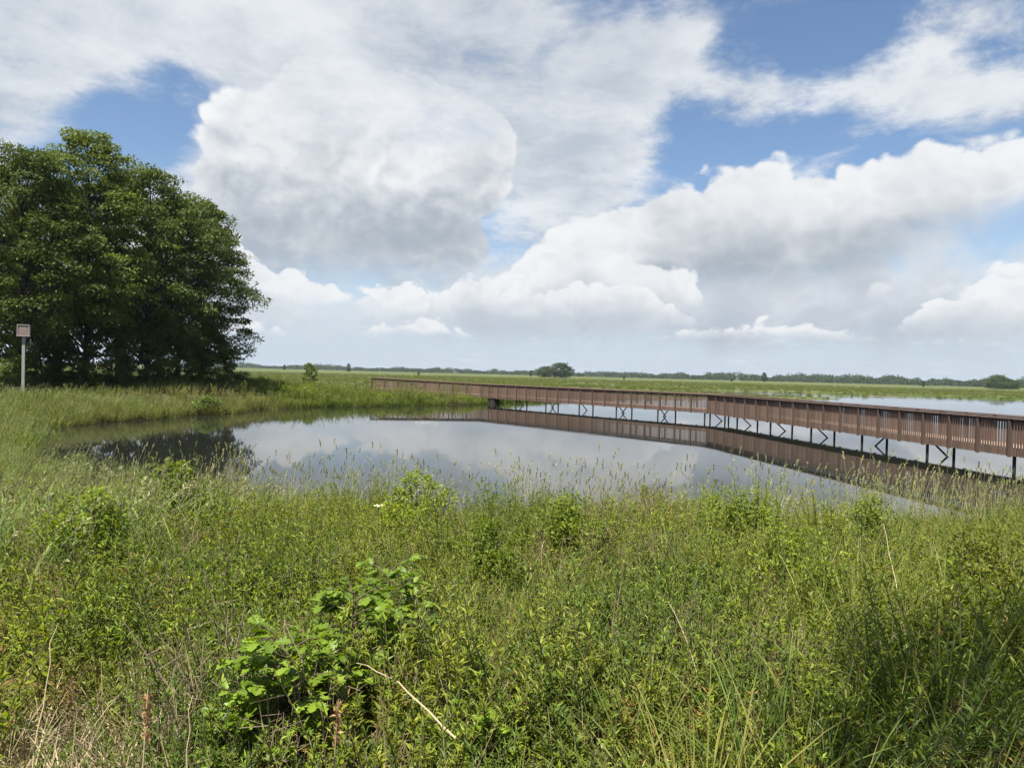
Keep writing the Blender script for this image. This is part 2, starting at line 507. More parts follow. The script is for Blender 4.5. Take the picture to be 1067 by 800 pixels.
# ------------------------------------------------------------------ ground and water
def build_ground():
    a_in = np.arange(-52, 52.01, .26)
    a_out = np.arange(55, 306, 3.0)
    az = np.radians(np.concatenate([a_in, a_out]))
    r = np.geomspace(.35, 6000, 330)
    A, RR = np.meshgrid(az, r, indexing='xy')
    x, y = RR * np.sin(A), RR * np.cos(A)
    z = ground_h(x.ravel(), y.ravel()).reshape(x.shape)
    nr, na = x.shape
    i, j = np.meshgrid(np.arange(nr - 1), np.arange(na), indexing='ij')
    k = (j + 1) % na
    Q = np.stack([i * na + j, i * na + k, (i + 1) * na + k, (i + 1) * na + j], -1).reshape(-1, 4)
    V = np.stack([x, y, z], -1).reshape(-1, 3)
    c = len(V)
    V = np.concatenate([V, [[0, 0, float(ground_h(np.array([0.]), np.array([0.]))[0])]]])
    T = [(c, (q + 1) % na, q) for q in range(na)]
    m, nt, out = newmat('meadow_ground')
    pos, _ = world_pos()
    n1 = noise(pos, .02, 5, .6); n2 = noise(pos, .35, 5, .65); n3 = noise(pos, 3.0, 4, .6)
    st = nt.nodes.new('ShaderNodeMapping'); st.inputs['Scale'].default_value = (.35, 1, 1); X.put(st.inputs[0], pos)
    n4 = noise(X(st.outputs[0]), .045, 5, .6)
    far = mixc(ss(n4, .38, .64), (.062, .080, .020), (.105, .108, .038))
    far = mixc(ss(n1, .5, .68) * .8, far, (.135, .125, .055))
    far = mixc(n2 * .5, far, (.07, .095, .022))
    soil = mixc(n3, (.035, .032, .018), (.10, .085, .045))
    soil = mixc(ss(n2, .4, .7), soil, (.07, .08, .028))
    sp = nt.nodes.new('ShaderNodeSeparateXYZ'); X.put(sp.inputs[0], pos)
    d = X.m('SQRT', X(sp.outputs[0]) * X(sp.outputs[0]) + X(sp.outputs[1]) * X(sp.outputs[1]))
    col = mixc(ss(d, 60, 150), soil, far)
    mud = mixc(n2, (.035, .030, .016), (.075, .060, .030))
    col = mixc(ss(X(sp.outputs[2]), .10, .02) * ss(d, 130, 90), col, mud)
    b = principled(nt, col, .95, .1)
    nt.links.new(b.outputs[0], out.inputs[0])
    o = link('ground', mesh_np('ground', V, Q, T, smooth_shade=True), m)
    tag(o, 'flat grassy marsh ground with a raised bank round the pond', None, None, 'structure')


def build_water():
    m, nt, out = newmat('pond_water')
    pos, _ = world_pos()
    st = nt.nodes.new('ShaderNodeMapping'); st.inputs['Scale'].default_value = (1, 1.0, 1); X.put(st.inputs[0], pos)
    n1 = noise(X(st.outputs[0]), 1.1, 4, .55); n2 = noise(X(st.outputs[0]), 6.5, 3, .5)
    calm = noise(pos, .07, 3, .5)
    hgt = (n1 * .7 + n2 * .25) * (ss(calm, .35, .7) * .8 + .2)
    b = principled(nt, mixc(calm, (.010, .012, .010), (.018, .019, .014)), .015, .5)
    b.inputs['IOR'].default_value = 1.333
    bp = nt.nodes.new('ShaderNodeBump'); bp.inputs['Distance'].default_value = .02
    sq = nt.nodes.new('ShaderNodeSeparateXYZ'); X.put(sq.inputs[0], pos)
    X.put(bp.inputs['Strength'], ss(X(sq.outputs[1]), 105, 145) * .5 + .15)
    X.put(bp.inputs['Height'], hgt); nt.links.new(bp.outputs[0], b.inputs['Normal'])
    nt.links.new(b.outputs[0], out.inputs[0])
    V = [(-70, 4, 0), (330, 4, 0), (330, 330, 0), (-70, 330, 0)]
    o = link('water', mesh_np('water', V, [(0, 1, 2, 3)]), m)
    tag(o, 'still dark pond and far shallow pools mirroring the clouds', None, None, 'structure')


build_ground()
build_water()

# ------------------------------------------------------------------ materials of plants
GRASS = foliage_mat('grass_blade', (0.115, 0.169, 0.025), (0.203, 0.237, 0.041), tip=(.27, .23, .075), base=(.18, .145, .05), trans=.34, rough=.6, spec=.18, patch=(.235, .215, .05))
REED = foliage_mat('reed_blade', (0.093, 0.175, 0.032), (0.170, 0.249, 0.051), tip=(.22, .23, .07), base=(.14, .14, .04), trans=.34, rough=.6, spec=.18)
FORB = foliage_mat('narrow_leaf', (0.099, 0.153, 0.016), (0.203, 0.249, 0.027), trans=.38, rough=.5, spec=.22, patch=(.200, .210, .026), patch_s=1.3, vary=.55)
DARKFORB = foliage_mat('dark_narrow_leaf', (0.066, 0.119, 0.016), (0.143, 0.192, 0.029), trans=.35, rough=.5, spec=.22, vary=.5)
YELLOW = foliage_mat('fresh_leaf', (.110, .170, .015), (.215, .265, .024), trans=.44, rough=.45, spec=.25)
OAKLEAF = foliage_mat('glossy_lobed_leaf', (.085, .155, .014), (.165, .232, .022), trans=.38, rough=.42, spec=.3, vary=.5)
DRY = foliage_mat('dry_straw', (.30, .23, .12), (.46, .38, .23), trans=.15, rough=.7, spec=.2)
REDDISH = foliage_mat('reddish_stem_leaf', (.20, .15, .035), (.30, .17, .055), trans=.3, rough=.5, spec=.2)
SEED = foliage_mat('seed_head', (.22, .235, .09), (.36, .34, .17), trans=.2, rough=.7, spec=.2)
CROWN = foliage_mat('crown_leaf', (0.065, 0.101, 0.016), (0.137, 0.172, 0.032), trans=.34, rough=.5, spec=.25, vary=.4)
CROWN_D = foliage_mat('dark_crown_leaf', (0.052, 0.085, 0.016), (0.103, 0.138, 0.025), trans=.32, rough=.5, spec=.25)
FARLEAF = foliage_mat('distant_leaf', (.040, .066, .022), (.068, .095, .028), trans=.2, rough=.6, spec=.1)
STEM = bark_mat('green_stem', (.09, .10, .035), (.14, .12, .05))
TWIG = bark_mat('brown_twig', (.07, .05, .03), (.13, .10, .065))
BARK = bark_mat('dark_bark', (.022, .019, .015), (.065, .055, .042))
PALEBARK = bark_mat('pale_bark', (.06, .055, .047), (.20, .19, .165))


# ------------------------------------------------------------------ plant pieces
def ring_dirs(n, up_lo, up_hi):
    k = np.arange(n); a = k * 2.399963 + rng.uniform(0, 6.28)
    e = np.radians(rng.uniform(up_lo, up_hi, n)) if np.isscalar(up_lo) else np.radians(np.linspace(up_lo[0], up_hi[0], n))
    return np.stack([np.cos(a) * np.cos(e), np.sin(a) * np.cos(e), np.sin(e)], 1)


def forb(mb_l, mb_s, base, h, lean, az, n, L, W, up=(10, 55), r=.003, first=.2):
    """one leafy stem"""
    u = np.linspace(0, 1, 5)[:, None]
    d = np.array([math.cos(az) * math.sin(lean), math.sin(az) * math.sin(lean), math.cos(lean)])
    P = np.asarray(base) + u * h * d + np.array([math.cos(az), math.sin(az), -.3]) * (u ** 2) * h * .12
    mb_s.tube(P, np.linspace(r, r * .5, 5), 4)
    t = np.sort(rng.uniform(first, 1.0, n))
    Pb = np.stack([np.interp(t, u[:, 0], P[:, k]) for k in range(3)], 1)
    D = ring_dirs(n, *up); D[:, 2] += t * .5
    N = np.tile([0, 0, 1.0], (n, 1)) + rng.normal(0, .25, (n, 3))
    sz = (1.15 - .55 * t) * rng.uniform(.75, 1.2, n)
    mb_l.leaves(Pb, D, N, L * sz, W * sz, fold=.35, droop=.18, t=t)


def two(name, l, s, ml, ms):
    """a single mesh with leaves (slot 0) and stems (slot 1)"""
    V = np.concatenate(l.V + s.V); off = l.n
    Ql = np.concatenate(l.Q); Qs = np.concatenate(s.Q) + off
    me = mesh_np(name, V, np.concatenate([Ql, Qs]), attrs={'t': np.concatenate(l.A + s.A)})
    me.materials.append(ml); me.materials.append(ms)
    me.polygons.foreach_set('material_index', np.concatenate([np.zeros(len(Ql), np.int32), np.ones(len(Qs), np.int32)]))
    return me


def t_forb(h, stems, n, L, W, spread, ml, ms=STEM, up=(10, 55)):
    l, s = MB(), MB()
    for _ in range(stems):
        a = rng.uniform(0, 6.28); q = spread * math.sqrt(rng.uniform(0, 1))
        forb(l, s, (q * math.cos(a), q * math.sin(a), 0), h * rng.uniform(.7, 1.1), rng.uniform(.02, .35), a + rng.normal(0, .5), n, L, W, up)
    return two('leafy_stems', l, s, ml, ms)


def t_grass(n, h, w, spread, lean, curl, mat, seg=4):
    b = MB()
    a = rng.uniform(0, 6.28, n); q = spread * np.sqrt(rng.uniform(0, 1, n))
    P = np.stack([q * np.cos(a), q * np.sin(a), 0 * a - .02], 1)
    b.blades(P, a + rng.normal(0, .7, n), h * rng.uniform(.45, 1.1, n), w * rng.uniform(.6, 1.2, n), np.abs(rng.normal(0, lean, n)), np.abs(rng.normal(curl, curl * .6, n)), seg)
    me = b.mesh('grass_tuft'); me.materials.append(mat)
    return me


def t_reed(n, h, spread, wind=(1, -.15), head=True, leafy=4, stem_r=.0022, mat=REED, hl=.14, lw=.010):
    """tall flowering grass: thin stalks with a nodding plume, leaning with the wind"""
    l, s = MB(), MB()
    wv = np.array([wind[0], wind[1], 0.0])
    for _ in range(n):
        a = rng.uniform(0, 6.28); q = spread * math.sqrt(rng.uniform(0, 1))
        hh = h * rng.uniform(.7, 1.1)
        u = np.linspace(0, 1, 6)[:, None]
        ln = rng.uniform(.05, .22); cv = rng.uniform(.08, .28)
        dr = wv * rng.uniform(.5, 1.2) + rng.normal(0, .25, 3) * [1, 1, 0]
        P = np.array([q * math.cos(a), q * math.sin(a), -.02]) + u * np.array([0, 0, hh]) + dr * hh * (u * ln + u ** 3 * cv) - np.array([0, 0, 1]) * hh * u ** 3 * cv * .25
        s.tube(P, np.linspace(stem_r, stem_r * .5, 6), 3)
        if leafy:
            t = rng.uniform(.08, .75, leafy)
            Pb = np.stack([np.interp(t, u[:, 0], P[:, k]) for k in range(3)], 1)
            az = rng.uniform(0, 6.28, leafy)
            l.blades(Pb, az, rng.uniform(.14, .30, leafy) * h, lw, rng.uniform(.35, .8, leafy), rng.uniform(.2, 1.2, leafy), 3)
        if head:
            m = 16
            t = np.linspace(1 - hl / h, 1.0, m)
            Pb = np.stack([np.interp(t, u[:, 0], P[:, k]) for k in range(3)], 1)
            D = (P[-1] - P[-2])[None] / np.linalg.norm(P[-1] - P[-2]) + rng.normal(0, .33, (m, 3))
            s.leaves(Pb, D, rng.normal(0, 1, (m, 3)), hl * .32, .012, fold=.5, droop=.1, t=1)
    if not l.V: l.leaves([[0, 0, 0]], [[0, 0, 1]], [[1, 0, 0]], .01, .001)
    return two('flowering_grass', l, s, mat, SEED)


# ------------------------------------------------------------------ scatter stuff through geometry nodes
def library(name, meshes):
    c = bpy.data.collections.new(name)
    for i, me in enumerate(meshes):
        o = bpy.data.objects.new('%s_%02d' % (name, i), me); c.objects.link(o)
    return c


def scatter(name, label, coll, n_kinds, P, rz, sc, idx=None, tilt=.12):
    n = len(P)
    me = bpy.data.meshes.new(name); me.vertices.add(n); me.vertices.foreach_set('co', np.asarray(P, np.float32).ravel())
    rot = np.stack([rng.normal(0, tilt, n), rng.normal(0, tilt, n), rz], 1).astype(np.float32)
    a = me.attributes.new('rot', 'FLOAT_VECTOR', 'POINT'); a.data.foreach_set('vector', rot.ravel())
    a = me.attributes.new('scl', 'FLOAT', 'POINT'); a.data.foreach_set('value', np.asarray(sc, np.float32))
    idx = rng.integers(0, n_kinds, n) if idx is None else idx
    a = me.attributes.new('idx', 'INT', 'POINT'); a.data.foreach_set('value', np.asarray(idx, np.int32))
    o = link(name, me); tag(o, label, None, None, 'stuff')
    ng = bpy.data.node_groups.new(name, 'GeometryNodeTree')
    ng.interface.new_socket('Geometry', in_out='INPUT', socket_type='NodeSocketGeometry')
    ng.interface.new_socket('Geometry', in_out='OUTPUT', socket_type='NodeSocketGeometry')
    N = ng.nodes.new; gi, go = N('NodeGroupInput'), N('NodeGroupOutput')
    ci = N('GeometryNodeCollectionInfo'); ci.inputs['Collection'].default_value = coll; ci.inputs['Separate Children'].default_value = True; ci.inputs['Reset Children'].default_value = True
    ip = N('GeometryNodeInstanceOnPoints'); ip.inputs['Pick Instance'].default_value = True

    def na(nm, ty):
        q = N('GeometryNodeInputNamedAttribute'); q.data_type = ty; q.inputs['Name'].default_value = nm; return q.outputs['Attribute']
    L = ng.links.new
    L(gi.outputs[0], ip.inputs['Points']); L(ci.outputs[0], ip.inputs['Instance'])
    L(na('idx', 'INT'), ip.inputs['Instance Index'])
    e = N('FunctionNodeEulerToRotation'); L(na('rot', 'FLOAT_VECTOR'), e.inputs[0]); L(e.outputs[0], ip.inputs['Rotation'])
    L(na('scl', 'FLOAT'), ip.inputs['Scale']); L(ip.outputs[0], go.inputs[0])
    md = o.modifiers.new('scatter', 'NODES'); md.node_group = ng
    return o


def wedge(n, r0, r1, half=42, power=1.0):
    """random places in the view wedge; power 2 = even per area, 1 = denser near the viewer"""
    u = rng.uniform(0, 1, n)
    r = (r0 ** power + u * (r1 ** power - r0 ** power)) ** (1 / power)
    a = np.radians(rng.uniform(-half, half, n))
    return r * np.sin(a), r * np.cos(a)


def settle(x, y, s, sink=.02):
    return np.stack([x, y, ground_h(x, y, s) - sink], 1)


def keep(x, y, m, *o):
    return (x[m], y[m], *(q[m] for q in o))


def t_twigs():
    """last year's dead stems"""
    l, s = MB(), MB()
    for _ in range(14):
        a = rng.uniform(0, 6.28); q = .16 * math.sqrt(rng.uniform(0, 1)); h = rng.uniform(.25, .62); ln = rng.uniform(0, .5)
        b = np.array([q * math.cos(a), q * math.sin(a), -.02]); e = b + np.array([math.cos(a) * h * ln, math.sin(a) * h * ln, h])
        m = (b + e) / 2 + rng.normal(0, .025, 3)
        s.tube([b, m, e], [.0032, .0026, .0014], 4)
        for _ in range(3):
            c = m + (e - m) * rng.uniform(0, 1); s.tube([c, c + rng.normal(0, .05, 3) + [0, 0, .06]], [.0016, .0008], 3)
        l.blades([b] * 3, rng.uniform(0, 6.28, 3), rng.uniform(.15, .4, 3), .006, rng.uniform(.3, 1.2, 3), rng.uniform(.3, 1.5, 3), 3)
    return two('dead_stems', l, s, DRY, GREYTWIG)


GREYTWIG = bark_mat('grey_twig', (.14, .10, .062), (.26, .20, .13))
# ---- near bank
grass_lib = library('grass_tuft_library', [t_grass(34, .50, .007, .10, .25, .9, GRASS) for _ in range(3)] + [t_grass(26, .75, .009, .09, .22, 1.1, GRASS) for _ in range(2)]
                    + [t_grass(30, .42, .006, .12, .5, .8, DRY) for _ in range(2)] + [t_grass(40, .36, .006, .13, .35, .7, GRASS, 3) for _ in range(2)])
forb_lib = library('leafy_stem_library', [t_forb(.55, 5, 46, .060, .012, .11, FORB) for _ in range(3)] + [t_forb(.48, 6, 42, .058, .012, .13, DARKFORB) for _ in range(2)]
                   + [t_forb(.50, 4, 30, .050, .019, .10, YELLOW, up=(0, 40)) for _ in range(2)] + [t_forb(.45, 4, 24, .055, .011, .10, REDDISH, TWIG) for _ in range(1)]
                   + [t_forb(.30, 6, 16, .06, .014, .14, FORB, up=(5, 50)) for _ in range(2)]
                   + [t_forb(.64, 26, 36, .055, .013, .30, FORB, up=(5, 50)), t_forb(.68, 24, 34, .050, .017, .28, YELLOW, up=(0, 45)), t_forb(.62, 28, 36, .058, .013, .32, DARKFORB, up=(5, 50))]
                   + [t_twigs() for _ in range(2)])
reed_lib = library('flowering_grass_library', [t_reed(5, 1.0, .18, leafy=6, lw=.013) for _ in range(3)] + [t_reed(6, .9, .18, head=False, leafy=7, lw=.014) for _ in range(3)])
stalk_lib = library('thin_stalk_library', [t_reed(5, 1.30, .20, (.35, 0), True, 2, .0017, GRASS, .10, .006) for _ in range(3)] + [t_reed(4, 1.15, .20, (.3, .1), True, 1, .0016, DRY, .10, .006) for _ in range(2)])


def near_scatter():
    # leafy stems
    x, y = wedge(19000, 1.55, 17.5, 44, 1.35)
    s = shore(x, y); fb = fbm(x, y, 1.6, 3); px = x / y
    dens = smooth(.30, .55, fb) * .7 + .4
    dens *= np.where(px < -.42, .35, 1) * np.where((px > .30), .55, 1) * np.where((x < -9), .3, 1)
    dens *= .35 + .9 * smooth(.30, .52, fbm(x, y, .55, 91))
    m = (s > .15) & (rng.uniform(0, 1, len(x)) < dens)
    x, y, s = keep(x, y, m, s); px = x / y
    zone = fbm(x, y, 2.4, 13)
    r = rng.uniform(0, 1, len(x))
    idx = np.where(zone < .44, rng.choice([3, 4, 3, 8], len(x)), np.where(zone > .56, rng.choice([5, 6, 2, 9, 7], len(x)), rng.choice([0, 1, 2, 8, 9, 7, 7], len(x))))
    d = np.hypot(x, y)
    idx = np.where((d < 3.0) & (px < .12) & (r < .6), rng.choice([3, 4, 0], len(x)), idx)
    sc = rng.uniform(.65, 1.15, len(x)) * (.45 + 1.1 * fbm(x, y, .9, 8)) * (.62 + .38 * smooth(.8, 4.5, s))
    big = (rng.uniform(0, 1, len(x)) < np.where(px < -.35, .03, .062)) & (np.hypot(x, y) > 2.6)
    idx = np.where((rng.uniform(0, 1, len(x)) < .14 * smooth(.46, .66, fbm(x, y, 1.3, 77)) + .015), rng.choice([13, 14], len(x)), idx)
    idx = np.where(big, rng.choice([10, 11, 12], len(x)), idx); sc = np.where(big, rng.uniform(.7, 1.3, len(x)) * (.6 + .4 * smooth(.8, 4.5, s)), sc)
    scatter('leafy_weeds', 'dense narrow-leaved green weeds covering the near bank', forb_lib, 15, settle(x, y, s), rng.uniform(0, 6.28, len(x)), sc, idx)
    # grass between
    x, y = wedge(10500, 1.4, 18, 44, 1.35)
    s = shore(x, y); fb = fbm(x, y, 1.6, 3); px = x / y
    dens = .55 + .4 * smooth(.6, .35, fb) + np.where((px > .25) | (px < -.4), .5, 0)
    m = (s > .02) & (rng.uniform(0, 1, len(x)) < dens)
    x, y, s = keep(x, y, m, s); px = x / y
    dry = (fbm(x, y, .9, 21) + np.where((px < -.50) & (y < 3.8), .22, 0) + np.where((px > .12) & (px < .3) & (y < 3), .15, 0))
    idx = np.where(rng.uniform(0, 1, len(x)) < smooth(.46, .72, dry) * .8 + .10, rng.choice([5, 6], len(x)), np.where((px > .22) & (rng.uniform(0, 1, len(x)) < .7), rng.choice([3, 4, 0], len(x)), rng.choice([0, 1, 2, 7, 8], len(x))))
    sc = rng.uniform(.6, 1.15, len(x)) * (.66 + .34 * smooth(.8, 4.5, s))
    scatter('meadow_grass', 'mixed green and straw coloured grass growing through the near bank', grass_lib, 9, settle(x, y, s), rng.uniform(0, 6.28, len(x)), sc, idx)
    # thin stalks standing before the water and here and there on the bank
    x, y = wedge(3000, 5.0, 18, 44, 1.5)
    s = shore(x, y)
    dens = smooth(3.2, .6, s) * .75 + .05 + np.where((x / y > .36) & (s < 3), .35, 0)
    m = (s > -.5) & (rng.uniform(0, 1, len(x)) < dens) & (x > -8)
    x, y, s = keep(x, y, m, s)
    scatter('shore_stalks', 'thin pale seeding grass stalks standing along the near water edge', stalk_lib, 5, settle(x, y, np.maximum(s, .01)), rng.normal(0, .5, len(x)), rng.uniform(.62, 1.12, len(x)) * np.where(s > 3.2, .6, 1), tilt=.06)


def left_meadow():
    x, y = wedge(16000, 5.5, 47, 43, 1.5)
    s = shore(x, y); px = x / y
    lim = smooth(-.26, -.36, px + .10 * (fbm(x, y, 3, 31) - .5))
    wet = (s > -1.6) & (fbm(x, y, 2.0, 41) > .5) & (y > 15) & (y < 30) & (x < -5.2)
    lim = np.maximum(lim, (y > 27) * (x < -13) * smooth(-12, -18, x) * .9)
    lim = lim * np.where((px > -.6) & (y > 9) & (y < 24), .6, 1)
    m = (lim > rng.uniform(0, 1, len(x))) & ((s > 0) | wet) & (x < -3)
    x, y, s = keep(x, y, m, s)
    scatter('canary_grass', 'tall flowering reed grass leaning in the wind on the left shore', reed_lib, 6, settle(x, y, np.maximum(s, .01)), rng.normal(0, .35, len(x)), rng.uniform(.6, 1.05, len(x)) * np.where((y > 9) & (y < 24), .85, 1), tilt=.06)
    x, y = wedge(15000, 5, 47, 43, 1.5)
    s = shore(x, y); px = x / y
    m = (px < -.22) & (s > 0) & (x < -2.5)
    x, y, s = keep(x, y, m, s)
    scatter('left_meadow_grass', 'green grass under the flowering reed grass on the left', grass_lib, 9, settle(x, y, s), rng.uniform(0, 6.28, len(x)), rng.uniform(.7, 1.2, len(x)), rng.choice([0, 1, 3, 4, 7], len(x)))


near_scatter()
left_meadow()


# ---- far bank and marsh: larger, coarser tufts
def t_far(n, h, w, spread, mat, curl=.6):
    return t_grass(n, h, w, spread, .3, curl, mat, 2)


MARSH1 = foliage_mat('marsh_grass', (.075, .120, .017), (.135, .165, .027), tip=(.22, .22, .06), trans=.34, rough=.6, spec=.15, patch=(.165, .16, .055), patch_s=14)
MARSH2 = foliage_mat('marsh_pale_grass', (.095, .108, .034), (.155, .145, .058), trans=.3, rough=.6, spec=.15, patch=(.09, .12, .028), patch_s=20)
marsh_lib = library('marsh_tuft_library', [t_far(60, .9, .035, .45, MARSH1) for _ in range(3)] + [t_far(60, .75, .03, .5, MARSH2) for _ in range(2)] + [t_forb(.9, 10, 16, .16, .05, .4, MARSH1) for _ in range(2)])
bw_left = [(-17.5, 77.0), (-14.7, 74.5), (-3.1, 71.5), (14.05, 50.7)]


def marsh():
    x, y = wedge(26000, 42, 420, 44, .75)
    s = shore(x, y)
    on_walk = np.zeros(len(x), bool)
    for (ax, ay), (bx, by) in zip(bw_left[:-1], bw_left[1:]):
        ex, ey = bx - ax, by - ay
        t = np.clip(((x - ax) * ex + (y - ay) * ey) / (ex * ex + ey * ey), 0, 1)
        px_, py_ = x - ax - ex * t, y - ay - ey * t
        side = (ex * (y - ay) - ey * (x - ax))
        on_walk |= (np.hypot(px_, py_) < np.where(side > 0, 2.5, .3))
    m = (s > -.1) & ~on_walk & ~((x < -26) & (y < 50))
    x, y, s = keep(x, y, m, s)
    pale = fbm(x, y, 30, 51)
    far = np.hypot(x, y)
    idx = np.where((pale > .52) & (far > 80), rng.choice([3, 4], len(x)), rng.choice([0, 1, 2, 5, 6], len(x)))
    sc = rng.uniform(.6, 1.15, len(x)) * np.where(far > 90, .7, 1.0) * (.7 + .6 * fbm(x, y, 6, 61)) * np.where(s < .8, .7, 1) * np.where((far < 80) & (x < 0), 1.45 - .5 * smooth(-15, -22, x), 1)
    sc *= np.where(far > 150, 1.3, 1)
    scatter('marsh_tufts', 'rough green marsh grass on the far bank and out over the flat marsh', marsh_lib, 7, settle(x, y, s), rng.uniform(0, 6.28, len(x)), sc, idx)


def fringe():
    x, y = wedge(60000, 16, 100, 44, 1.2)
    s = shore(x, y)
    m = (s > -.35) & (s < 1.8) & (x < 6) & (y > 22) & (rng.uniform(0, 1, len(x)) < .8)
    for (ax, ay), (bx, by) in zip(bw_left[:-1], bw_left[1:]):
        ex, ey = bx - ax, by - ay
        t = np.clip(((x - ax) * ex + (y - ay) * ey) / (ex * ex + ey * ey), 0, 1)
        m &= np.hypot(x - ax - ex * t, y - ay - ey * t) > 1.2
    x, y, s = keep(x, y, m, s)
    P = settle(x, y, np.maximum(s, .01)); P[:, 2] = np.maximum(P[:, 2], -.08)
    scatter('waterside_grass', 'lush green grass fringe hanging over the far pond edge', marsh_lib, 7, P, rng.uniform(0, 6.28, len(x)), rng.uniform(.45, .95, len(x)), rng.choice([0, 1, 2, 2, 5], len(x)))


marsh()
fringe()


# ------------------------------------------------------------------ trees
def crown_clump(mb, c, r, flat, n, L, up=.5):
    d = rng.normal(0, 1, (n, 3)); d /= np.linalg.norm(d, axis=1, keepdims=True)
    d[:, 2] = np.abs(d[:, 2]) * np.where(rng.uniform(0, 1, n) < .25, -1, 1)
    q = rng.uniform(.35, 1.0, n) ** .5
    P = np.asarray(c) + d * (q * r)[:, None] * [1, 1, flat]
    D = d * [1, 1, .3] + rng.normal(0, .55, (n, 3)) + [0, 0, -.12]
    N = np.array([0, 0, up]) + d * .5 + rng.normal(0, .35, (n, 3))
    mb.leaves(P, D, N, L * rng.uniform(.6, 1.3, n), L * .55 * rng.uniform(.7, 1.2, n), fold=.2, droop=.2)


def make_tree(h, rad, seed, skirt=.22, shape=1.0, clumps=95, per=190, L=.26, trunk_r=.22):
    """trunk mesh with limbs, crown mesh of leaf sprays at the limb ends"""
    global rng
    old, rng = rng, np.random.default_rng(seed)
    tr, cr = MB(), MB()
    u = np.linspace(0, 1, 9)
    wob = np.cumsum(rng.normal(0, .10, (9, 2)), 0); wob[0] = 0
    P = np.stack([wob[:, 0], wob[:, 1], u * h * .88 - .3], 1)
    tr.tube(P, trunk_r * (1 - u * .85) * np.where(u == 0, 1.3, 1), 9)
    for k in range(clumps):
        t = skirt + (1 - skirt) * (k + rng.uniform(0, 1)) / clumps
        tt = (t - skirt) / (1 - skirt)
        env = rad * (math.sin(math.pi * (tt * .80 + .17)) ** .75) * shape * rng.uniform(.82, 1.16)
        a = k * 2.399963 + rng.normal(0, .3)
        q = env * (rng.uniform(.30, 1.0) ** .55)
        c = np.array([q * math.cos(a), q * math.sin(a), t * h])
        jt = max(t - .10 - .10 * q / rad, .12)
        b = np.array([np.interp(jt, u * .88, P[:, i]) for i in range(3)])
        mid = b + (c - b) * .5 + np.array([0, 0, .12 * q]) + rng.normal(0, .15, 3)
        rr = trunk_r * .30 * (1 - jt * .6)
        tr.tube([b, mid, c], [rr, rr * .6, rr * .2], 5)
        r = rng.choice([.13, .17, .22, .30]) * rad * (1.12 - .25 * tt)
        crown_clump(cr, c + np.array([0, 0, .1]), r, rng.uniform(.38, .62), int(per * (.35 + r / rad * 3)), L)
        for _ in range(2):                                     # sprays that break the outline
            o = rng.normal(0, 1, 3); o /= np.linalg.norm(o); o[2] = abs(o[2]) * .5
            crown_clump(cr, c + o * r * 1.0, r * .5, .6, per // 4, L)
    rng = old
    return tr.mesh('trunk', True), cr.mesh('crown')


def place_tree(name, x, y, meshes, label, cat='tree', group=None, rz=0.0, s=1.0, mats=(BARK, CROWN), z=None):
    zz = float(ground_h(np.array([x]), np.array([y]))[0]) if z is None else z
    t = thing(name, (x, y, zz), label, cat, group, rz, s)
    for nm, me, mt in (('trunk', meshes[0], mats[0]), ('crown', meshes[1], mats[1])):
        o = link(nm, me, None, t)
        if not me.materials: me.materials.append(mt)
    return t


GR = 'broadleaf trees of the grove left of the pond'
TA = make_tree(16.5, 5.0, 101, .24, clumps=125, L=.23)
TB = make_tree(17.5, 4.6, 102, .26, clumps=125, L=.23)
TC = make_tree(13.0, 4.0, 103, .13, clumps=110, L=.22)
TD = make_tree(15.0, 4.8, 104, .22, clumps=115, L=.23)
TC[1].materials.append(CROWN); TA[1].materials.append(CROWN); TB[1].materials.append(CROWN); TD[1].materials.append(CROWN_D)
place_tree('broadleaf_tree', lateral(86, 48), 48, TB, 'tallest grove tree with a rounded dark top and bare lower trunk', group=GR, s=.97)
place_tree('broadleaf_tree', lateral(22, 44), 44, TA, 'thick-trunked grove tree directly behind the grey sign post', group=GR, rz=.8, s=.88)
place_tree('broadleaf_tree', lateral(154, 53), 53, TD, 'grove tree with wide dark crown between the tallest tree and the low-skirted edge tree', group=GR, rz=2.1, s=1.05)
place_tree('broadleaf_tree', lateral(207, 60), 60, TC, 'low-skirted edge tree at the right end of the grove, leaves down to the grass', group=GR, rz=.3, s=1.17)
place_tree('broadleaf_tree', lateral(-62, 45), 45, TA, 'grove tree at the very left edge, mostly cut off by the frame', group=GR, rz=3.6, s=.90)
place_tree('broadleaf_tree', lateral(56, 56), 56, TD, 'grove tree in the second row, glimpsed between the two tallest fronts', group=GR, rz=4.4, s=1.02)
place_tree('broadleaf_tree', lateral(122, 60), 60, TB, 'slender second-row tree filling the gap right of the tallest tree', group=GR, rz=1.2, s=.98)
place_tree('broadleaf_tree', lateral(186, 66), 66, TA, 'second-row tree showing its top behind the low-skirted edge tree', group=GR, rz=5.0, s=1.0)
place_tree('broadleaf_tree', lateral(-10, 58), 58, TB, 'rear grove tree filling the gap behind the sign post', group=GR, rz=5.5, s=.98)

# a tree standing behind the viewer, out of the picture: its high crown shades the lower right of the bank
OV = make_tree(10.5, 1.5, 150, .68, clumps=26, per=46, L=.15, trunk_r=.12)
place_tree('broadleaf_tree', .75, -.95, OV, 'slender high-crowned tree behind the viewpoint, shading the right part of the near bank', mats=(BARK, CROWN))

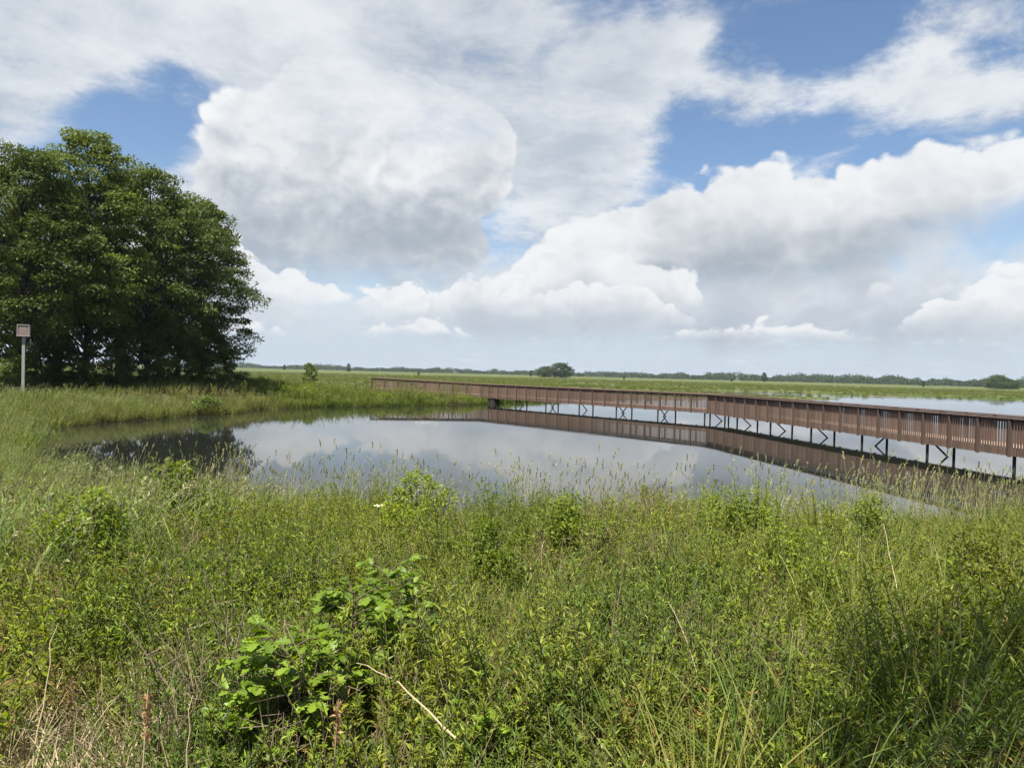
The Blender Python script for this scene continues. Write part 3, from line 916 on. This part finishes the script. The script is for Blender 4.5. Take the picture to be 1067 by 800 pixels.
# understory at the foot of the grove
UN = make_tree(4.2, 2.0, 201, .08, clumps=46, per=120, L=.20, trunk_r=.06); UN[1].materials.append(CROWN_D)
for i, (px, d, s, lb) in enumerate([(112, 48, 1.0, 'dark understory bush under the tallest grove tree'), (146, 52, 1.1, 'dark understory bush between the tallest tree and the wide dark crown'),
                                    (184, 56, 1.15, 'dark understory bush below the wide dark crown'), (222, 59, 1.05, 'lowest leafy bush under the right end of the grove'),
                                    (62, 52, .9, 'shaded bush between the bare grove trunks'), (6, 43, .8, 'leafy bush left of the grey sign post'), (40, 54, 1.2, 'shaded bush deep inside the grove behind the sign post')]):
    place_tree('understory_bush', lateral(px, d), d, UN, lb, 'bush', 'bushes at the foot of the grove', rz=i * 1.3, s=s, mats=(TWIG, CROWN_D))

# shrubs that can be told apart on the far bank
def make_bush(h, rad, seed, mat, n=26, per=90, L=.12, up=.5, flat=.7, ragged=0.0):
    global rng
    old, rng = rng, np.random.default_rng(seed)
    l, s = MB(), MB()
    for k in range(n):
        a = k * 2.399963; q = rad * math.sqrt((k + .5) / n) * .85
        a += ragged * rng.normal(0, .9); q *= 1 + ragged * rng.uniform(-.5, .35)
        c = np.array([q * math.cos(a), q * math.sin(a), h * (1 - .55 * (q / rad) ** 2) * rng.uniform(.45, .95 + .25 * ragged)])
        s.tube([(c[0] * .1, c[1] * .1, -.05), c * [.6, .6, .55], c], [.014, .010, .004], 4)
        rc = rad * rng.uniform(.22 - .10 * ragged, .34 - .06 * ragged)
        crown_clump(l, c, rc, flat + .5 * ragged, int(per * (1 - .35 * ragged)), L, up)
        if ragged:
            for _ in range(2):                                 # upright leafy shoots
                o = c + rng.normal(0, rc * .7, 3) * [1, 1, .4]; hs = rng.uniform(.10, .24)
                s.tube([o, o + [rng.normal(0, .03), rng.normal(0, .03), hs]], [.003, .0015], 3)
                nn = 12; tt = rng.uniform(0, 1, nn)
                l.leaves(o + np.stack([0 * tt, 0 * tt, tt * hs], 1), ring_dirs(nn, 5, 60), rng.normal(0, .3, (nn, 3)) + [0, 0, 1.0], L * rng.uniform(.7, 1.1, nn), L * .3, t=tt)
    rng = old
    return s.mesh('stem'), l.mesh('foliage')


def place_bush(name, x, y, meshes, label, mats, cat='shrub', group=None, rz=0.0, s=1.0, sink=.05):
    zz = float(ground_h(np.array([x]), np.array([y]))[0]) - sink
    t = thing(name, (x, y, zz), label, cat, group, rz, s)
    for nm, me, mt in (('stem', meshes[0], mats[0]), ('foliage', meshes[1], mats[1])):
        if not me.materials: me.materials.append(mt)
        link(nm, me, None, t)
    return t


bs = make_bush(1.3, 1.1, 301, YELLOW, 22, 70, .16)
FB = 'bright shrubs on the far bank'
for i, (px, d, s, lb) in enumerate([(296, 60, .85, 'low yellow-green shrub on the far bank, left one of the bright pair'), (318, 60.5, 1.0, 'low yellow-green shrub on the far bank, right one of the bright pair'),
                                    (400, 64, .7, 'small bright shrub on the far bank near the boardwalk end'), (446, 66, .6, 'small bright shrub in front of the landward boardwalk ramp'),
                                    (484, 68, .7, 'bright reed clump at the water below the boardwalk joint')]):
    place_bush('bank_shrub', lateral(px, d), d, bs, lb, (TWIG, YELLOW), 'shrub', FB, rz=i * 1.9, s=s)
cs = make_tree(3.2, 1.1, 305, .1, clumps=34, per=80, L=.17, trunk_r=.05)
place_tree('conical_shrub', lateral(322, 85), 85, cs, 'small dark conical shrub standing alone on the green far bank', 'shrub', mats=(TWIG, CROWN), s=.9)
ds = make_bush(1.4, 1.0, 307, CROWN_D, 24, 80, .13)
place_bush('waterside_shrub', lateral(214, 45), 45, ds, 'dark rounded shrub on the point between cove and pond', (TWIG, CROWN_D), s=1.0)
place_bush('marsh_shrub', lateral(250, 64), 64, ds, 'dull green shrub at the right foot of the grove', (TWIG, CROWN), s=1.1, rz=2)
place_bush('marsh_shrub', lateral(270, 66), 66, bs, 'pale marsh shrub on the far bank right of the grove', (TWIG, CROWN), s=.8, rz=1)

# lone trees far out on the marsh
FT = make_tree(11, 5.2, 401, .10, clumps=60, per=60, L=.75, trunk_r=.3); FT[1].materials.append(FARLEAF)
FS = make_tree(10, 2.6, 402, .15, clumps=44, per=50, L=.6, trunk_r=.2); FS[1].materials.append(FARLEAF)
FW = make_tree(8, 7.5, 403, .08, clumps=70, per=60, L=.75, trunk_r=.3); FW[1].materials.append(FARLEAF)
LT = 'lone trees far out on the marsh'
for px, d, me, s, lb in [(584, 560, FW, 1.35, 'broad round tree standing alone far out on the marsh'), (568, 600, FW, 1.05, 'smaller tree touching the broad round marsh tree on its left'),
                         (553, 640, FS, .55, 'lowest bush at the left end of the marsh tree cluster'), (363, 620, FS, .75, 'slim pointed tree on the horizon above the far bank'),
                         (296, 700, FS, .55, 'tiny dark tree on the horizon nearest the grove'), (650, 520, FS, .30, 'tiny marsh shrub right of the broad round tree'),
                         (796, 620, FS, .85, 'dark upright tree breaking the horizon above the middle of the boardwalk'), (762, 560, FS, .3, 'small dark shrub on the marsh before the horizon woods'),
                         (1040, 480, FW, 1.1, 'large dark tree on the horizon at the right edge'), (1054, 500, FW, .8, 'lower tree right beside the large dark horizon tree at the right edge'),
                         (962, 480, FS, .36, 'small round shrub before the right horizon woods'), (436, 420, FS, .26, 'tiny reddish marsh bush above the landward boardwalk ramp')]:
    place_tree('marsh_tree', lateral(px, d), d, me, lb, 'tree', LT, rz=px * .37, s=s, mats=(BARK, FARLEAF))


# horizon woods: one mass far away
def horizon_woods():
    b = MB()
    n = 2600
    px = rng.uniform(150, 1190, n)
    f = (px - 240) / 830
    d = (1500 - 620 * f) * rng.uniform(.95, 1.12, n)
    x = (px - 533.5) / F * d
    hh = (3.0 + 6.5 * vnoise(px, 0 * px, 26, 3) + 6.0 * vnoise(px, 0 * px, 6, 7)) * (.85 + .12 * f)
    for i in range(n):
        k = 46
        q = rng.normal(0, 1, (k, 3)); q /= np.linalg.norm(q, axis=1, keepdims=True)
        h = hh[i] * rng.uniform(.6, 1.2)
        w = h * rng.uniform(.45, .8)
        P = np.array([x[i], d[i], h * .52 + .2]) + q * rng.uniform(.4, 1, (k, 1)) * [w, w, h * .48]
        b.leaves(P, q + rng.normal(0, .5, (k, 3)), rng.normal(0, .5, (k, 3)) + q, 2.0 * rng.uniform(.6, 1.2, k), 1.7, fold=.2)
    tag(b.obj('horizon_woods', FARLEAF), 'long low dark line of distant woods along the horizon', None, None, 'stuff')


horizon_woods()

def haze():
    m, nt, out = newmat('thin_haze')
    pv = nt.nodes.new('ShaderNodeVolumePrincipled')
    pv.inputs['Color'].default_value = (.80, .88, 1.0, 1); pv.inputs['Density'].default_value = .00010; pv.inputs['Anisotropy'].default_value = .2
    nt.links.new(pv.outputs[0], out.inputs['Volume'])
    b = MB(); b.box((-6300, -6300, -2.2), (6300, 6300, 24))
    tag(b.obj('haze', m), 'thin pale summer haze over the whole marsh', None, None, 'stuff')


haze()

# ------------------------------------------------------------------ boardwalk
RED = wood_mat('red_brown_timber', (.088, .056, .040), (.180, .120, .090), 7)
POSTW = wood_mat('dark_rail_post', (.060, .040, .031), (.115, .079, .061), 7)
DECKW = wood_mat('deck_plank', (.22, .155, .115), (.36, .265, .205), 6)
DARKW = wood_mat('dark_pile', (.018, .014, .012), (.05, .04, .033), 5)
BAY = 4.27 / 3
Z_LO, Z_DECK, Z_TOP, WID = .53, .80, 1.90, 1.95
C1, C2, C3 = np.array([14.05, 50.7]), np.array([-3.1, 71.5]), np.array([-14.7, 74.5])
d1 = np.array([3.94, -25.7]); d1 /= np.linalg.norm(d1)


def boardwalk():
    root = thing('boardwalk', (C1[0], C1[1], 0), 'long red-brown timber boardwalk with slatted railings bending across the pond on dark piles', 'boardwalk')
    O = np.array([C1[0], C1[1], 0.0])

    def part(name, mb, mat, loc=(0, 0, 0), rz=0.0):
        o = mb.obj(name, mat, root); o.location = Vector(loc) - Vector(O); o.rotation_euler = (0, 0, rz); return o

    def dup(src, loc, rz):
        c = src.copy(); COL.objects.link(c); c.parent = root; c.location = Vector(loc) - Vector(O); c.rotation_euler = (0, 0, rz); return c
    nb1 = 22
    E1 = C1 + d1 * BAY * nb1
    nodes = [E1, C1, C2, C3]
    nb = [nb1, 19, 8]
    # far line, mitred at the bends (it lies to the right of the walk seen from its near end)
    dirs = [(nodes[i + 1] - nodes[i]) / np.linalg.norm(nodes[i + 1] - nodes[i]) for i in range(3)]
    nor = [np.array([d[1], -d[0]]) for d in dirs]
    far = [nodes[0] + nor[0] * WID]
    for i in (0, 1):
        bis = nor[i] + nor[i + 1]; bis /= np.linalg.norm(bis)
        far.append(nodes[i + 1] + bis * WID / float(bis @ nor[i]))
    far.append(nodes[3] + nor[2] * WID)
    rise = [0, 0, .34]
    pile_src = MB(); pile_src.tube([(0, 0, -1.2), (0, 0, 0), (0, 0, Z_LO + .2)], [.06, .058, .058], 8)
    pile_first = None
    for i in range(3):
        zr = rise[i]
        for line, sgn in ((nodes, -1), (far, 1)):
            a, b = line[i], line[i + 1]
            ln = np.linalg.norm(b - a); rz = math.atan2(b[1] - a[1], b[0] - a[0]); bl = ln / nb[i]; dz = zr / nb[i]
            # walk runs along local x; y>0 is left of travel = the near side
            out = 1 if sgn < 0 else -1
            pan = MB(); n_b = 12; sp = bl / n_b
            for k in range(n_b):
                xx = (k + .5) * sp; zz = dz * (k + .5) / n_b
                hj = rng.uniform(-.008, .008)
                pan.box((xx - .026, min(out * .024, out * .058), Z_LO + zz + hj), (xx + .026, max(out * .024, out * .058), Z_TOP - .055 + zz))
            post = MB(); post.box((-.045, min(out * .062, out * .145), Z_LO - .03), (.045, max(out * .062, out * .145), Z_TOP - .046))
            rail2 = MB(); rail2.box((.004, min(-out * .016, out * .021), Z_TOP - .15), (bl - .004, max(-out * .016, out * .021), Z_TOP - .06), dz)
            pan.V += rail2.V; pan.Q += [q + pan.n for q in rail2.Q]; pan.A += rail2.A; pan.n += rail2.n
            ps = pp = None
            for k in range(nb[i]):
                p = a + (b - a) * (k / nb[i]); loc = (p[0], p[1], dz * k)
                if ps is None: ps = part('railing_panel', pan, RED, loc, rz); pp = part('railing_post', post, POSTW, loc, rz)
                else: dup(ps, loc, rz); dup(pp, loc, rz)
            if i == 2: dup(pp, (b[0], b[1], zr), rz)
            cap = MB(); cap.box((-.03, -.075, Z_TOP - .04), (ln + .03, .165 if out > 0 else .075, Z_TOP), zr) if out > 0 else cap.box((-.03, -.165, Z_TOP - .04), (ln + .03, .075, Z_TOP), zr)
            if i == 1:   # the middle rail sits between the other two
                for V in cap.V: V[:, 2] += .003
            part('handrail', cap, RED, (a[0], a[1], 0), rz)
            fa = MB(); fa.box((.01, min(out * .020, -out * .020), Z_LO + .03), (ln - .01, max(out * .020, -out * .020), Z_DECK - .03), zr)
            part('fascia_board', fa, RED, (a[0], a[1], 0), rz)
            # piles
            ns = [7, 6, 2][i]; st = [4.27 * 1.0, ln / 6.35, 4.4][i]
            for k in range(ns + 1):
                s = (ln - k * st) if i == 0 else k * st + (.35 if i == 1 else .6)
                if i == 0 and k == 0 and sgn < 0: s = ln - .1
                if s < 0 or s > ln: continue
                p = a + (b - a) * (s / ln) + nor[i] * (.12 if sgn < 0 else -.12)
                loc = (p[0], p[1], zr * s / ln)
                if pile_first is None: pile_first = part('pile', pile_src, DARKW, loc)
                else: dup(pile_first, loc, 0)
        # diagonal braces of each bent
        a, b = nodes[i], nodes[i + 1]; ln = np.linalg.norm(b - a)
        pat = [['R', 'R', 'R', 'R', 'L', 'R', 'L', 'R'], ['L', 'X', 'X', 'R', 'X', 'R', 'X'], []][i]
        st = [4.27, ln / 6.35, 0][i]
        for k, c in enumerate(pat):
            s = (ln - k * st) if i == 0 else k * st + .35
            if i == 1 and k == 0: continue
            if s < 0 or s > ln: continue
            p = a + (b - a) * (s / ln); q = p + nor[i] * WID
            f = lambda t, z: (*(p + (q - p) * t - C1), z)
            br = MB()
            if c in 'RX': br.beam(f(.10, Z_LO + .22), f(.92, -.62), .045, .065)
            if c in 'LX':
                e = nor[i] * 0 + dirs[i] * .075
                g = lambda t, z: (*(p + (q - p) * t - C1 + e), z)
                br.beam(g(.90, Z_LO + .22), g(.08, -.62), .045, .065)
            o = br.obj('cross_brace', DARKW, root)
        # deck planks across the walk, and joists under them
        dk = MB(); nn = int(ln / .15); A, B, A2, B2 = nodes[i], nodes[i + 1], far[i], far[i + 1]
        for k in range(nn):
            t0, t1 = k / nn, (k + .94) / nn
            q4 = [A + (B - A) * t0, A + (B - A) * t1, A2 + (B2 - A2) * t1, A2 + (B2 - A2) * t0]
            q4 = [q4[0] + nor[i] * .026, q4[1] + nor[i] * .026, q4[2] - nor[i] * .026, q4[3] - nor[i] * .026]
            z0 = zr * t0; hh = rng.uniform(-.002, .002)
            V = [(*(p - C1), Z_DECK - .04 + z0 + hh) for p in q4] + [(*(p - C1), Z_DECK + z0 + hh) for p in q4]
            dk.add(V, [(0, 1, 2, 3), (7, 6, 5, 4), (0, 4, 5, 1), (1, 5, 6, 2), (2, 6, 7, 3), (3, 7, 4, 0)])
        dk.obj('deck', DECKW, root)
        js = MB()
        for t in (.22, .5, .78):
            P0, P1 = A + (A2 - A) * t, B + (B2 - B) * t
            js.beam((*(P0 - C1), Z_LO + .12), (*(P1 - C1), Z_LO + .12 + zr), .09, .2)
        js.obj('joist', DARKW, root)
    # dark boards added for the dense shadow where the ramp meets the bank
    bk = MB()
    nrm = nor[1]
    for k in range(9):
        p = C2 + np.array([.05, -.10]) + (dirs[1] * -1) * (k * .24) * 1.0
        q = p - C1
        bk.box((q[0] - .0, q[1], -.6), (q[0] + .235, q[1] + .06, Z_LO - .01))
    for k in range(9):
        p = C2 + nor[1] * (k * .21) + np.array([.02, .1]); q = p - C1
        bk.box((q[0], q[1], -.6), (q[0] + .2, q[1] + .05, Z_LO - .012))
    bk.obj('shadow_boards', DARKW, root)


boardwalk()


# ------------------------------------------------------------------ sign post by the grove
def sign():
    d = 38.5; x = lateral(24, d); z = float(ground_h(np.array([x]), np.array([d]))[0])
    t = thing('sign_post', (x, d, z), 'weathered grey wooden post carrying a small brown framed board in front of the grove', 'sign', rz=R(24))
    GREY = wood_mat('grey_timber', (.20, .188, .168), (.33, .312, .285), 8)
    BRN = wood_mat('brown_board', (.16, .105, .09), (.25, .17, .145), 9)
    p = MB(); p.box((-.068, -.06, -.3), (.068, .06, 3.43)); p.obj('post', GREY, t)
    b = MB(); b.box((-.25, -.16, 3.46), (.25, .10, 4)); o = b.obj('board', BRN, t)
    s = MB()
    for k in range(4): s.box((-.17 + .01 * k, -.168, 3.58 + k * .095), (.17 - .03 * (k % 2), -.1605, 3.605 + k * .095))
    s.obj('routed_line', wood_mat('pale_groove', (.34, .29, .27), (.42, .36, .33)), o)
    f = MB(); f.box((-.29, -.19, 4.002), (.29, .13, 4.045)); f.box((-.30, -.20, 3.405), (.30, .13, 3.458)); f.box((-.285, -.185, 3.459), (-.252, .12, 4.001)); f.box((.252, -.185, 3.459), (.285, .12, 4.001))
    f.obj('frame', GREY, t)


sign()


# ------------------------------------------------------------------ plants of the foreground that can be told apart
def lobed_leaf_rows(mb, P, D, N, L, lobes=4):
    """oak-like leaves: outline that swells and narrows along the midrib"""
    prof = [(0, .01), (.10, .05), (.22, .20), (.30, .10), (.42, .36), (.52, .15), (.66, .42), (.76, .20), (.88, .26), (1.0, .03)]
    for p, d, n, l in zip(P, D, N, L):
        d = d / np.linalg.norm(d); s = np.cross(d, n); s /= np.linalg.norm(s) + 1e-9; u = np.cross(s, d)
        V = []
        for t, w in prof:
            c = p + d * l * t - u * l * .22 * t * t
            V += [c, c + s * l * w + u * l * w * .25, c - s * l * w + u * l * w * .25]
        Q = []
        for i in range(len(prof) - 1):
            a, b = 3 * i, 3 * i + 3
            Q += [(a, a + 1, b + 1, b), (a, b, b + 2, a + 2)]
        mb.add(V, Q, 1.0)


def sapling(h, n_br, seed, spread=.46, L=.09, per=10):
    global rng
    old, rng = rng, np.random.default_rng(seed)
    l, s = MB(), MB()
    u = np.linspace(0, 1, 6)[:, None]
    top = np.array([rng.normal(0, .06), rng.normal(0, .06), h])
    s.tube(u * top, np.linspace(.009, .004, 6), 6)
    for k in range(n_br):
        t = .25 + .75 * (k + .5) / n_br; a = k * 2.4 + rng.normal(0, .3)
        b = top * t; ln = spread * (1.1 - .6 * t) * rng.uniform(.7, 1.1)
        e = b + np.array([math.cos(a) * ln, math.sin(a) * ln, ln * .35])
        s.tube([b, (b + e) / 2 + [0, 0, .03], e], [.005, .004, .002], 4)
        q = rng.uniform(.35, 1.0, per)[:, None]
        P = b + (e - b) * q
        D = np.array([math.cos(a), math.sin(a), .1]) * .7 + rng.normal(0, .6, (per, 3)) * [1, 1, .35]
        N = np.array([0, 0, 1.0]) + rng.normal(0, .28, (per, 3))
        lobed_leaf_rows(l, P, D, N, L * rng.uniform(.7, 1.2, per))
    rng = old
    return s.mesh('stem'), l.mesh('foliage')


oak_a, oak_b = sapling(.95, 28, 501, .44, .088, 15), sapling(.85, 26, 502, .46, .084, 15)
OG = 'oak-leaved saplings on the near bank'


def at_px(px, d): return lateral(px, d), d


for px, d, me, s, lb in [(292, 2.75, oak_a, .72, 'oak-leaved sapling with large glossy lobed leaves, left of the straw stalk'), (372, 3.3, oak_b, .84, 'oak-leaved sapling behind and above the bent straw stalk'),
                         (414, 3.9, oak_a, .70, 'oak-leaved sapling below the small pale yellow flower'), (334, 2.9, oak_b, .68, 'low oak-leaved sapling in the middle of its thicket'),
                         (254, 2.7, oak_b, .5, 'small oak-leaved sapling at the left edge of its thicket'), (446, 3.5, oak_a, .55, 'small oak-leaved sapling at the right edge of its thicket'),
                         (506, 2.7, oak_a, .45, 'small broad-leaved sprout right of the bent straw stalk')]:
    x, y = at_px(px, d); place_bush('oak_sapling', x, y, me, lb, (TWIG, OAKLEAF), 'sapling', OG, rz=px, s=s, sink=.02)

bush_y = make_bush(.95, .62, 511, YELLOW, 46, 120, .055, .5, .75, 1.0)
bush_w = make_bush(.85, .60, 512, FORB, 36, 120, .052, .3, .8, 1.0)
place_bush('leafy_shrub', *at_px(438, 8.2), bush_y, 'bright green rounded shrub near the middle of the pond edge', (TWIG, YELLOW), s=.92, sink=.24)
place_bush('leafy_shrub', *at_px(188, 7.4), bush_y, 'yellow-green shrub before the reed grass on the left', (TWIG, YELLOW), s=1.0, rz=2, sink=.24)
place_bush('leafy_shrub', *at_px(690, 10.3), bush_w, 'low wide shrub on the bank crest right of the middle', (TWIG, FORB), s=.9, rz=1, sink=.2)
place_bush('leafy_shrub', *at_px(735, 10.4), bush_w, 'rounded shrub on the bank crest, right of the low wide one', (TWIG, FORB), s=.85, rz=3, sink=.2)
place_bush('leafy_shrub', *at_px(650, 10.8), bush_y, 'small pale shrub on the bank crest, left of the low wide one', (TWIG, FORB), s=.45, rz=4)
place_bush('leafy_shrub', *at_px(835, 5.2), bush_w, 'dark weedy shrub on the right of the near bank', (TWIG, DARKFORB), s=.7, rz=5)
place_bush('leafy_shrub', *at_px(1040, 5.0), bush_w, 'dusky shrub at the right edge of the near bank', (TWIG, DARKFORB), s=.75, rz=5)

MG = 'bushy mounds scattered over the near bank'
for px, d, me, mt, s, rz, lb in [(604, 6.6, bush_w, DARKFORB, .8, 0, 'bushy green mound in the middle of the near bank, below the pond centre'), (772, 6.9, bush_w, FORB, .85, 2, 'bushy mound on the bank below the bend of the boardwalk'),
                                 (92, 5.2, bush_y, YELLOW, .75, 4, 'bushy mound at the left, nearer than the yellow-green shrub before the reeds'), (512, 5.6, bush_y, YELLOW, .6, 1, 'small fresh green mound right of and above the oak-leaved thicket'),
                                 (900, 7.6, bush_w, FORB, .8, 3, 'bushy mound on the right of the bank, below the nearest boardwalk piles')]:
    place_bush('weed_mound', *at_px(px, d), me, lb, (TWIG, mt), 'shrub', MG, rz=rz, s=s, sink=.05)

# tall narrow-leaved clumps at the bottom of the picture
def clump(h, stems, n, L, W, spread, seed):
    global rng
    old, rng = rng, np.random.default_rng(seed)
    l, s = MB(), MB()
    for _ in range(stems):
        a = rng.uniform(0, 6.28); q = spread * math.sqrt(rng.uniform(0, 1))
        forb(l, s, (q * math.cos(a), q * math.sin(a), 0), h * rng.uniform(.75, 1.08) * (1 - .3 * q / spread), rng.uniform(.03, .3), a, n, L, W, (5, 50), .0035, .3)
    rng = old
    return s.mesh('stem'), l.mesh('foliage')


ck = [clump(.62, 34, 44, .060, .0115, .27, 520 + i) for i in range(3)]
NG = 'narrow-leaved clumps along the bottom of the bank'
for i, (px, d, s, lb) in enumerate([(150, 2.15, .85, 'dark narrow-leaved clump at bottom left beside the brown seed spike'), (285, 2.1, .72, 'narrow-leaved clump below the glossy oak-leaved sapling'),
                                    (385, 2.1, .80, 'narrow-leaved clump under the lower end of the bent straw stalk'), (520, 2.2, .85, 'narrow-leaved clump below the small broad-leaved sprout'),
                                    (575, 2.9, .85, 'narrow-leaved clump right of the small broad-leaved sprout')]):
    place_bush('narrow_leaved_clump', *at_px(px, d), ck[i % 3], lb, (STEM, DARKFORB), 'plant', NG, rz=i * 1.1, s=s)


def stalk(px0, d0, h0, px1, d1_, h1, r, name, label, cat, sag=.03, mat=None, kinks=0):
    x0, y0 = at_px(px0, d0); x1, y1 = at_px(px1, d1_)
    g = lambda x, y: float(ground_h(np.array([x]), np.array([y]))[0])
    a = np.array([x0, y0, g(x0, y0) + h0]); b = np.array([x1, y1, g(x1, y1) + h1])
    u = np.linspace(0, 1, 12)[:, None]
    P = a + (b - a) * u + np.array([0, 0, 1]) * np.sin(u * math.pi) * sag + rng.normal(0, .004, (12, 3))
    m = MB(); m.tube(P, np.linspace(r, r * .35, 12), 5)
    return tag(m.obj(name, mat or DRY), label, cat)


stalk(484, 2.3, .50, 362, 3.0, .50, .0036, 'straw_stalk', 'long bent straw-coloured stalk arching up left between the saplings', 'stalk', .05)
stalk(196, 2.1, .0, 205, 2.3, .62, .004, 'dry_stalk', 'pale curled dry stalk above the dark narrow-leaved clump', 'stalk', .02)
stalk(20, 2.2, .0, 62, 2.6, .75, .0035, 'dry_stalk', 'thin dry stalk leaning right at the lower left edge', 'stalk', .02)
stalk(795, 2.6, .0, 705, 3.6, .60, .0035, 'dry_stalk', 'dry stalk leaning left over the grass right of the middle', 'stalk', .03)
stalk(975, 3.2, .05, 925, 4.6, .85, .0035, 'dry_stalk', 'tall pale dry stalk crossing the right bank', 'stalk', .03)


TU = 'long arching grass tussocks on the lower right of the bank'
tus = [t_grass(150, .95, .011, .10, .30, 1.25, GRASS, 6), t_grass(130, .85, .010, .09, .34, 1.4, REED, 6)]
for i, (px, d, s, lb) in enumerate([(735, 2.15, .92, 'pale arching grass tussock at the bottom, left of the leaning dry stalk'), (806, 2.6, .95, 'tall arching grass tussock right behind the foot of the leaning dry stalk'),
                                    (668, 2.75, .75, 'smaller arching grass tussock left of the leaning dry stalk'), (872, 2.3, .9, 'arching grass tussock at the front edge of the shaded patch'),
                                    (985, 2.9, .95, 'arching grass tussock deep in the shaded patch at the right'), (900, 4.4, .9, 'arching grass tussock in sun behind the shaded patch')]):
    x, y = at_px(px, d); z = float(ground_h(np.array([x]), np.array([y]))[0])
    o = link('grass_tussock', tus[i % 2]); tag(o, lb, 'grass tussock', TU)
    o.location = (x, y, z - .02); o.rotation_euler = (0, 0, i * 1.3); o.scale = (s, s, s)


def spike(px, d, h, label):
    x, y = at_px(px, d); z = float(ground_h(np.array([x]), np.array([y]))[0])
    t = thing('seed_spike', (x, y, z), label, 'plant')
    m = MB(); m.tube([(0, 0, -.02), (.01, 0, h * .6), (.02, .01, h)], [.003, .0026, .0015], 5); m.obj('stem', DRY, t)
    l = MB(); n = 70; q = rng.uniform(0, 1, n)
    l.leaves(np.stack([.02 + 0 * q, .01 + 0 * q, h - .02 - q * .13], 1) + rng.normal(0, .003, (n, 3)), rng.normal(0, .5, (n, 3)) + [0, 0, 1.0], rng.normal(0, 1, (n, 3)), .022, .008, t=1)
    l.obj('seed_head', foliage_mat('rust_seed', (.26, .15, .06), (.38, .24, .11), trans=.15, rough=.7), t)


spike(150, 1.95, .78, 'upright brown dock-like seed spike at the bottom left')
spike(352, 2.2, .66, 'small brown seed spike among the bottom clumps left of the middle')


def flower():
    x, y = at_px(394, 4.3); z = float(ground_h(np.array([x]), np.array([y]))[0])
    t = thing('pale_flower', (x, y, z), 'single small pale yellow flower above the oak-leaved saplings', 'flower')
    m = MB(); m.tube([(0, 0, 0), (.02, 0, .5), (.02, 0, .96)], [.004, .003, .002], 5); m.obj('stem', STEM, t)
    mm, nt, out = newmat('pale_petal'); b = principled(nt, (.80, .74, .42), .6, .3); nt.links.new(b.outputs[0], out.inputs[0])
    p = MB(); a = np.arange(6) * 1.047
    p.leaves(np.tile([.02, 0, .96], (6, 1)), np.stack([np.cos(a), np.sin(a), .6 + 0 * a], 1), np.tile([0, 0, 1.0], (6, 1)), .036, .026, fold=-.3)
    p.obj('petal', mm, t)


flower()

# ------------------------------------------------------------------ render settings
vs = scene.view_settings
scene.display_settings.display_device = 'sRGB'
vs.view_transform = 'Standard'; vs.look = 'None'; vs.exposure = EXPO; vs.gamma = 1.0; vs.use_curve_mapping = False
scene.render.engine = 'CYCLES'
cy = scene.cycles
cy.max_bounces = 6; cy.diffuse_bounces = 3; cy.glossy_bounces = 3; cy.transmission_bounces = 3; cy.transparent_max_bounces = 4
cy.caustics_reflective = False; cy.caustics_refractive = False
cy.sample_clamp_indirect = 4.0
cy.use_denoising = True; cy.denoiser = 'OPENIMAGEDENOISE'; cy.denoising_input_passes = 'RGB_ALBEDO_NORMAL'; cy.denoising_prefilter = 'ACCURATE'
scene.render.film_transparent = False
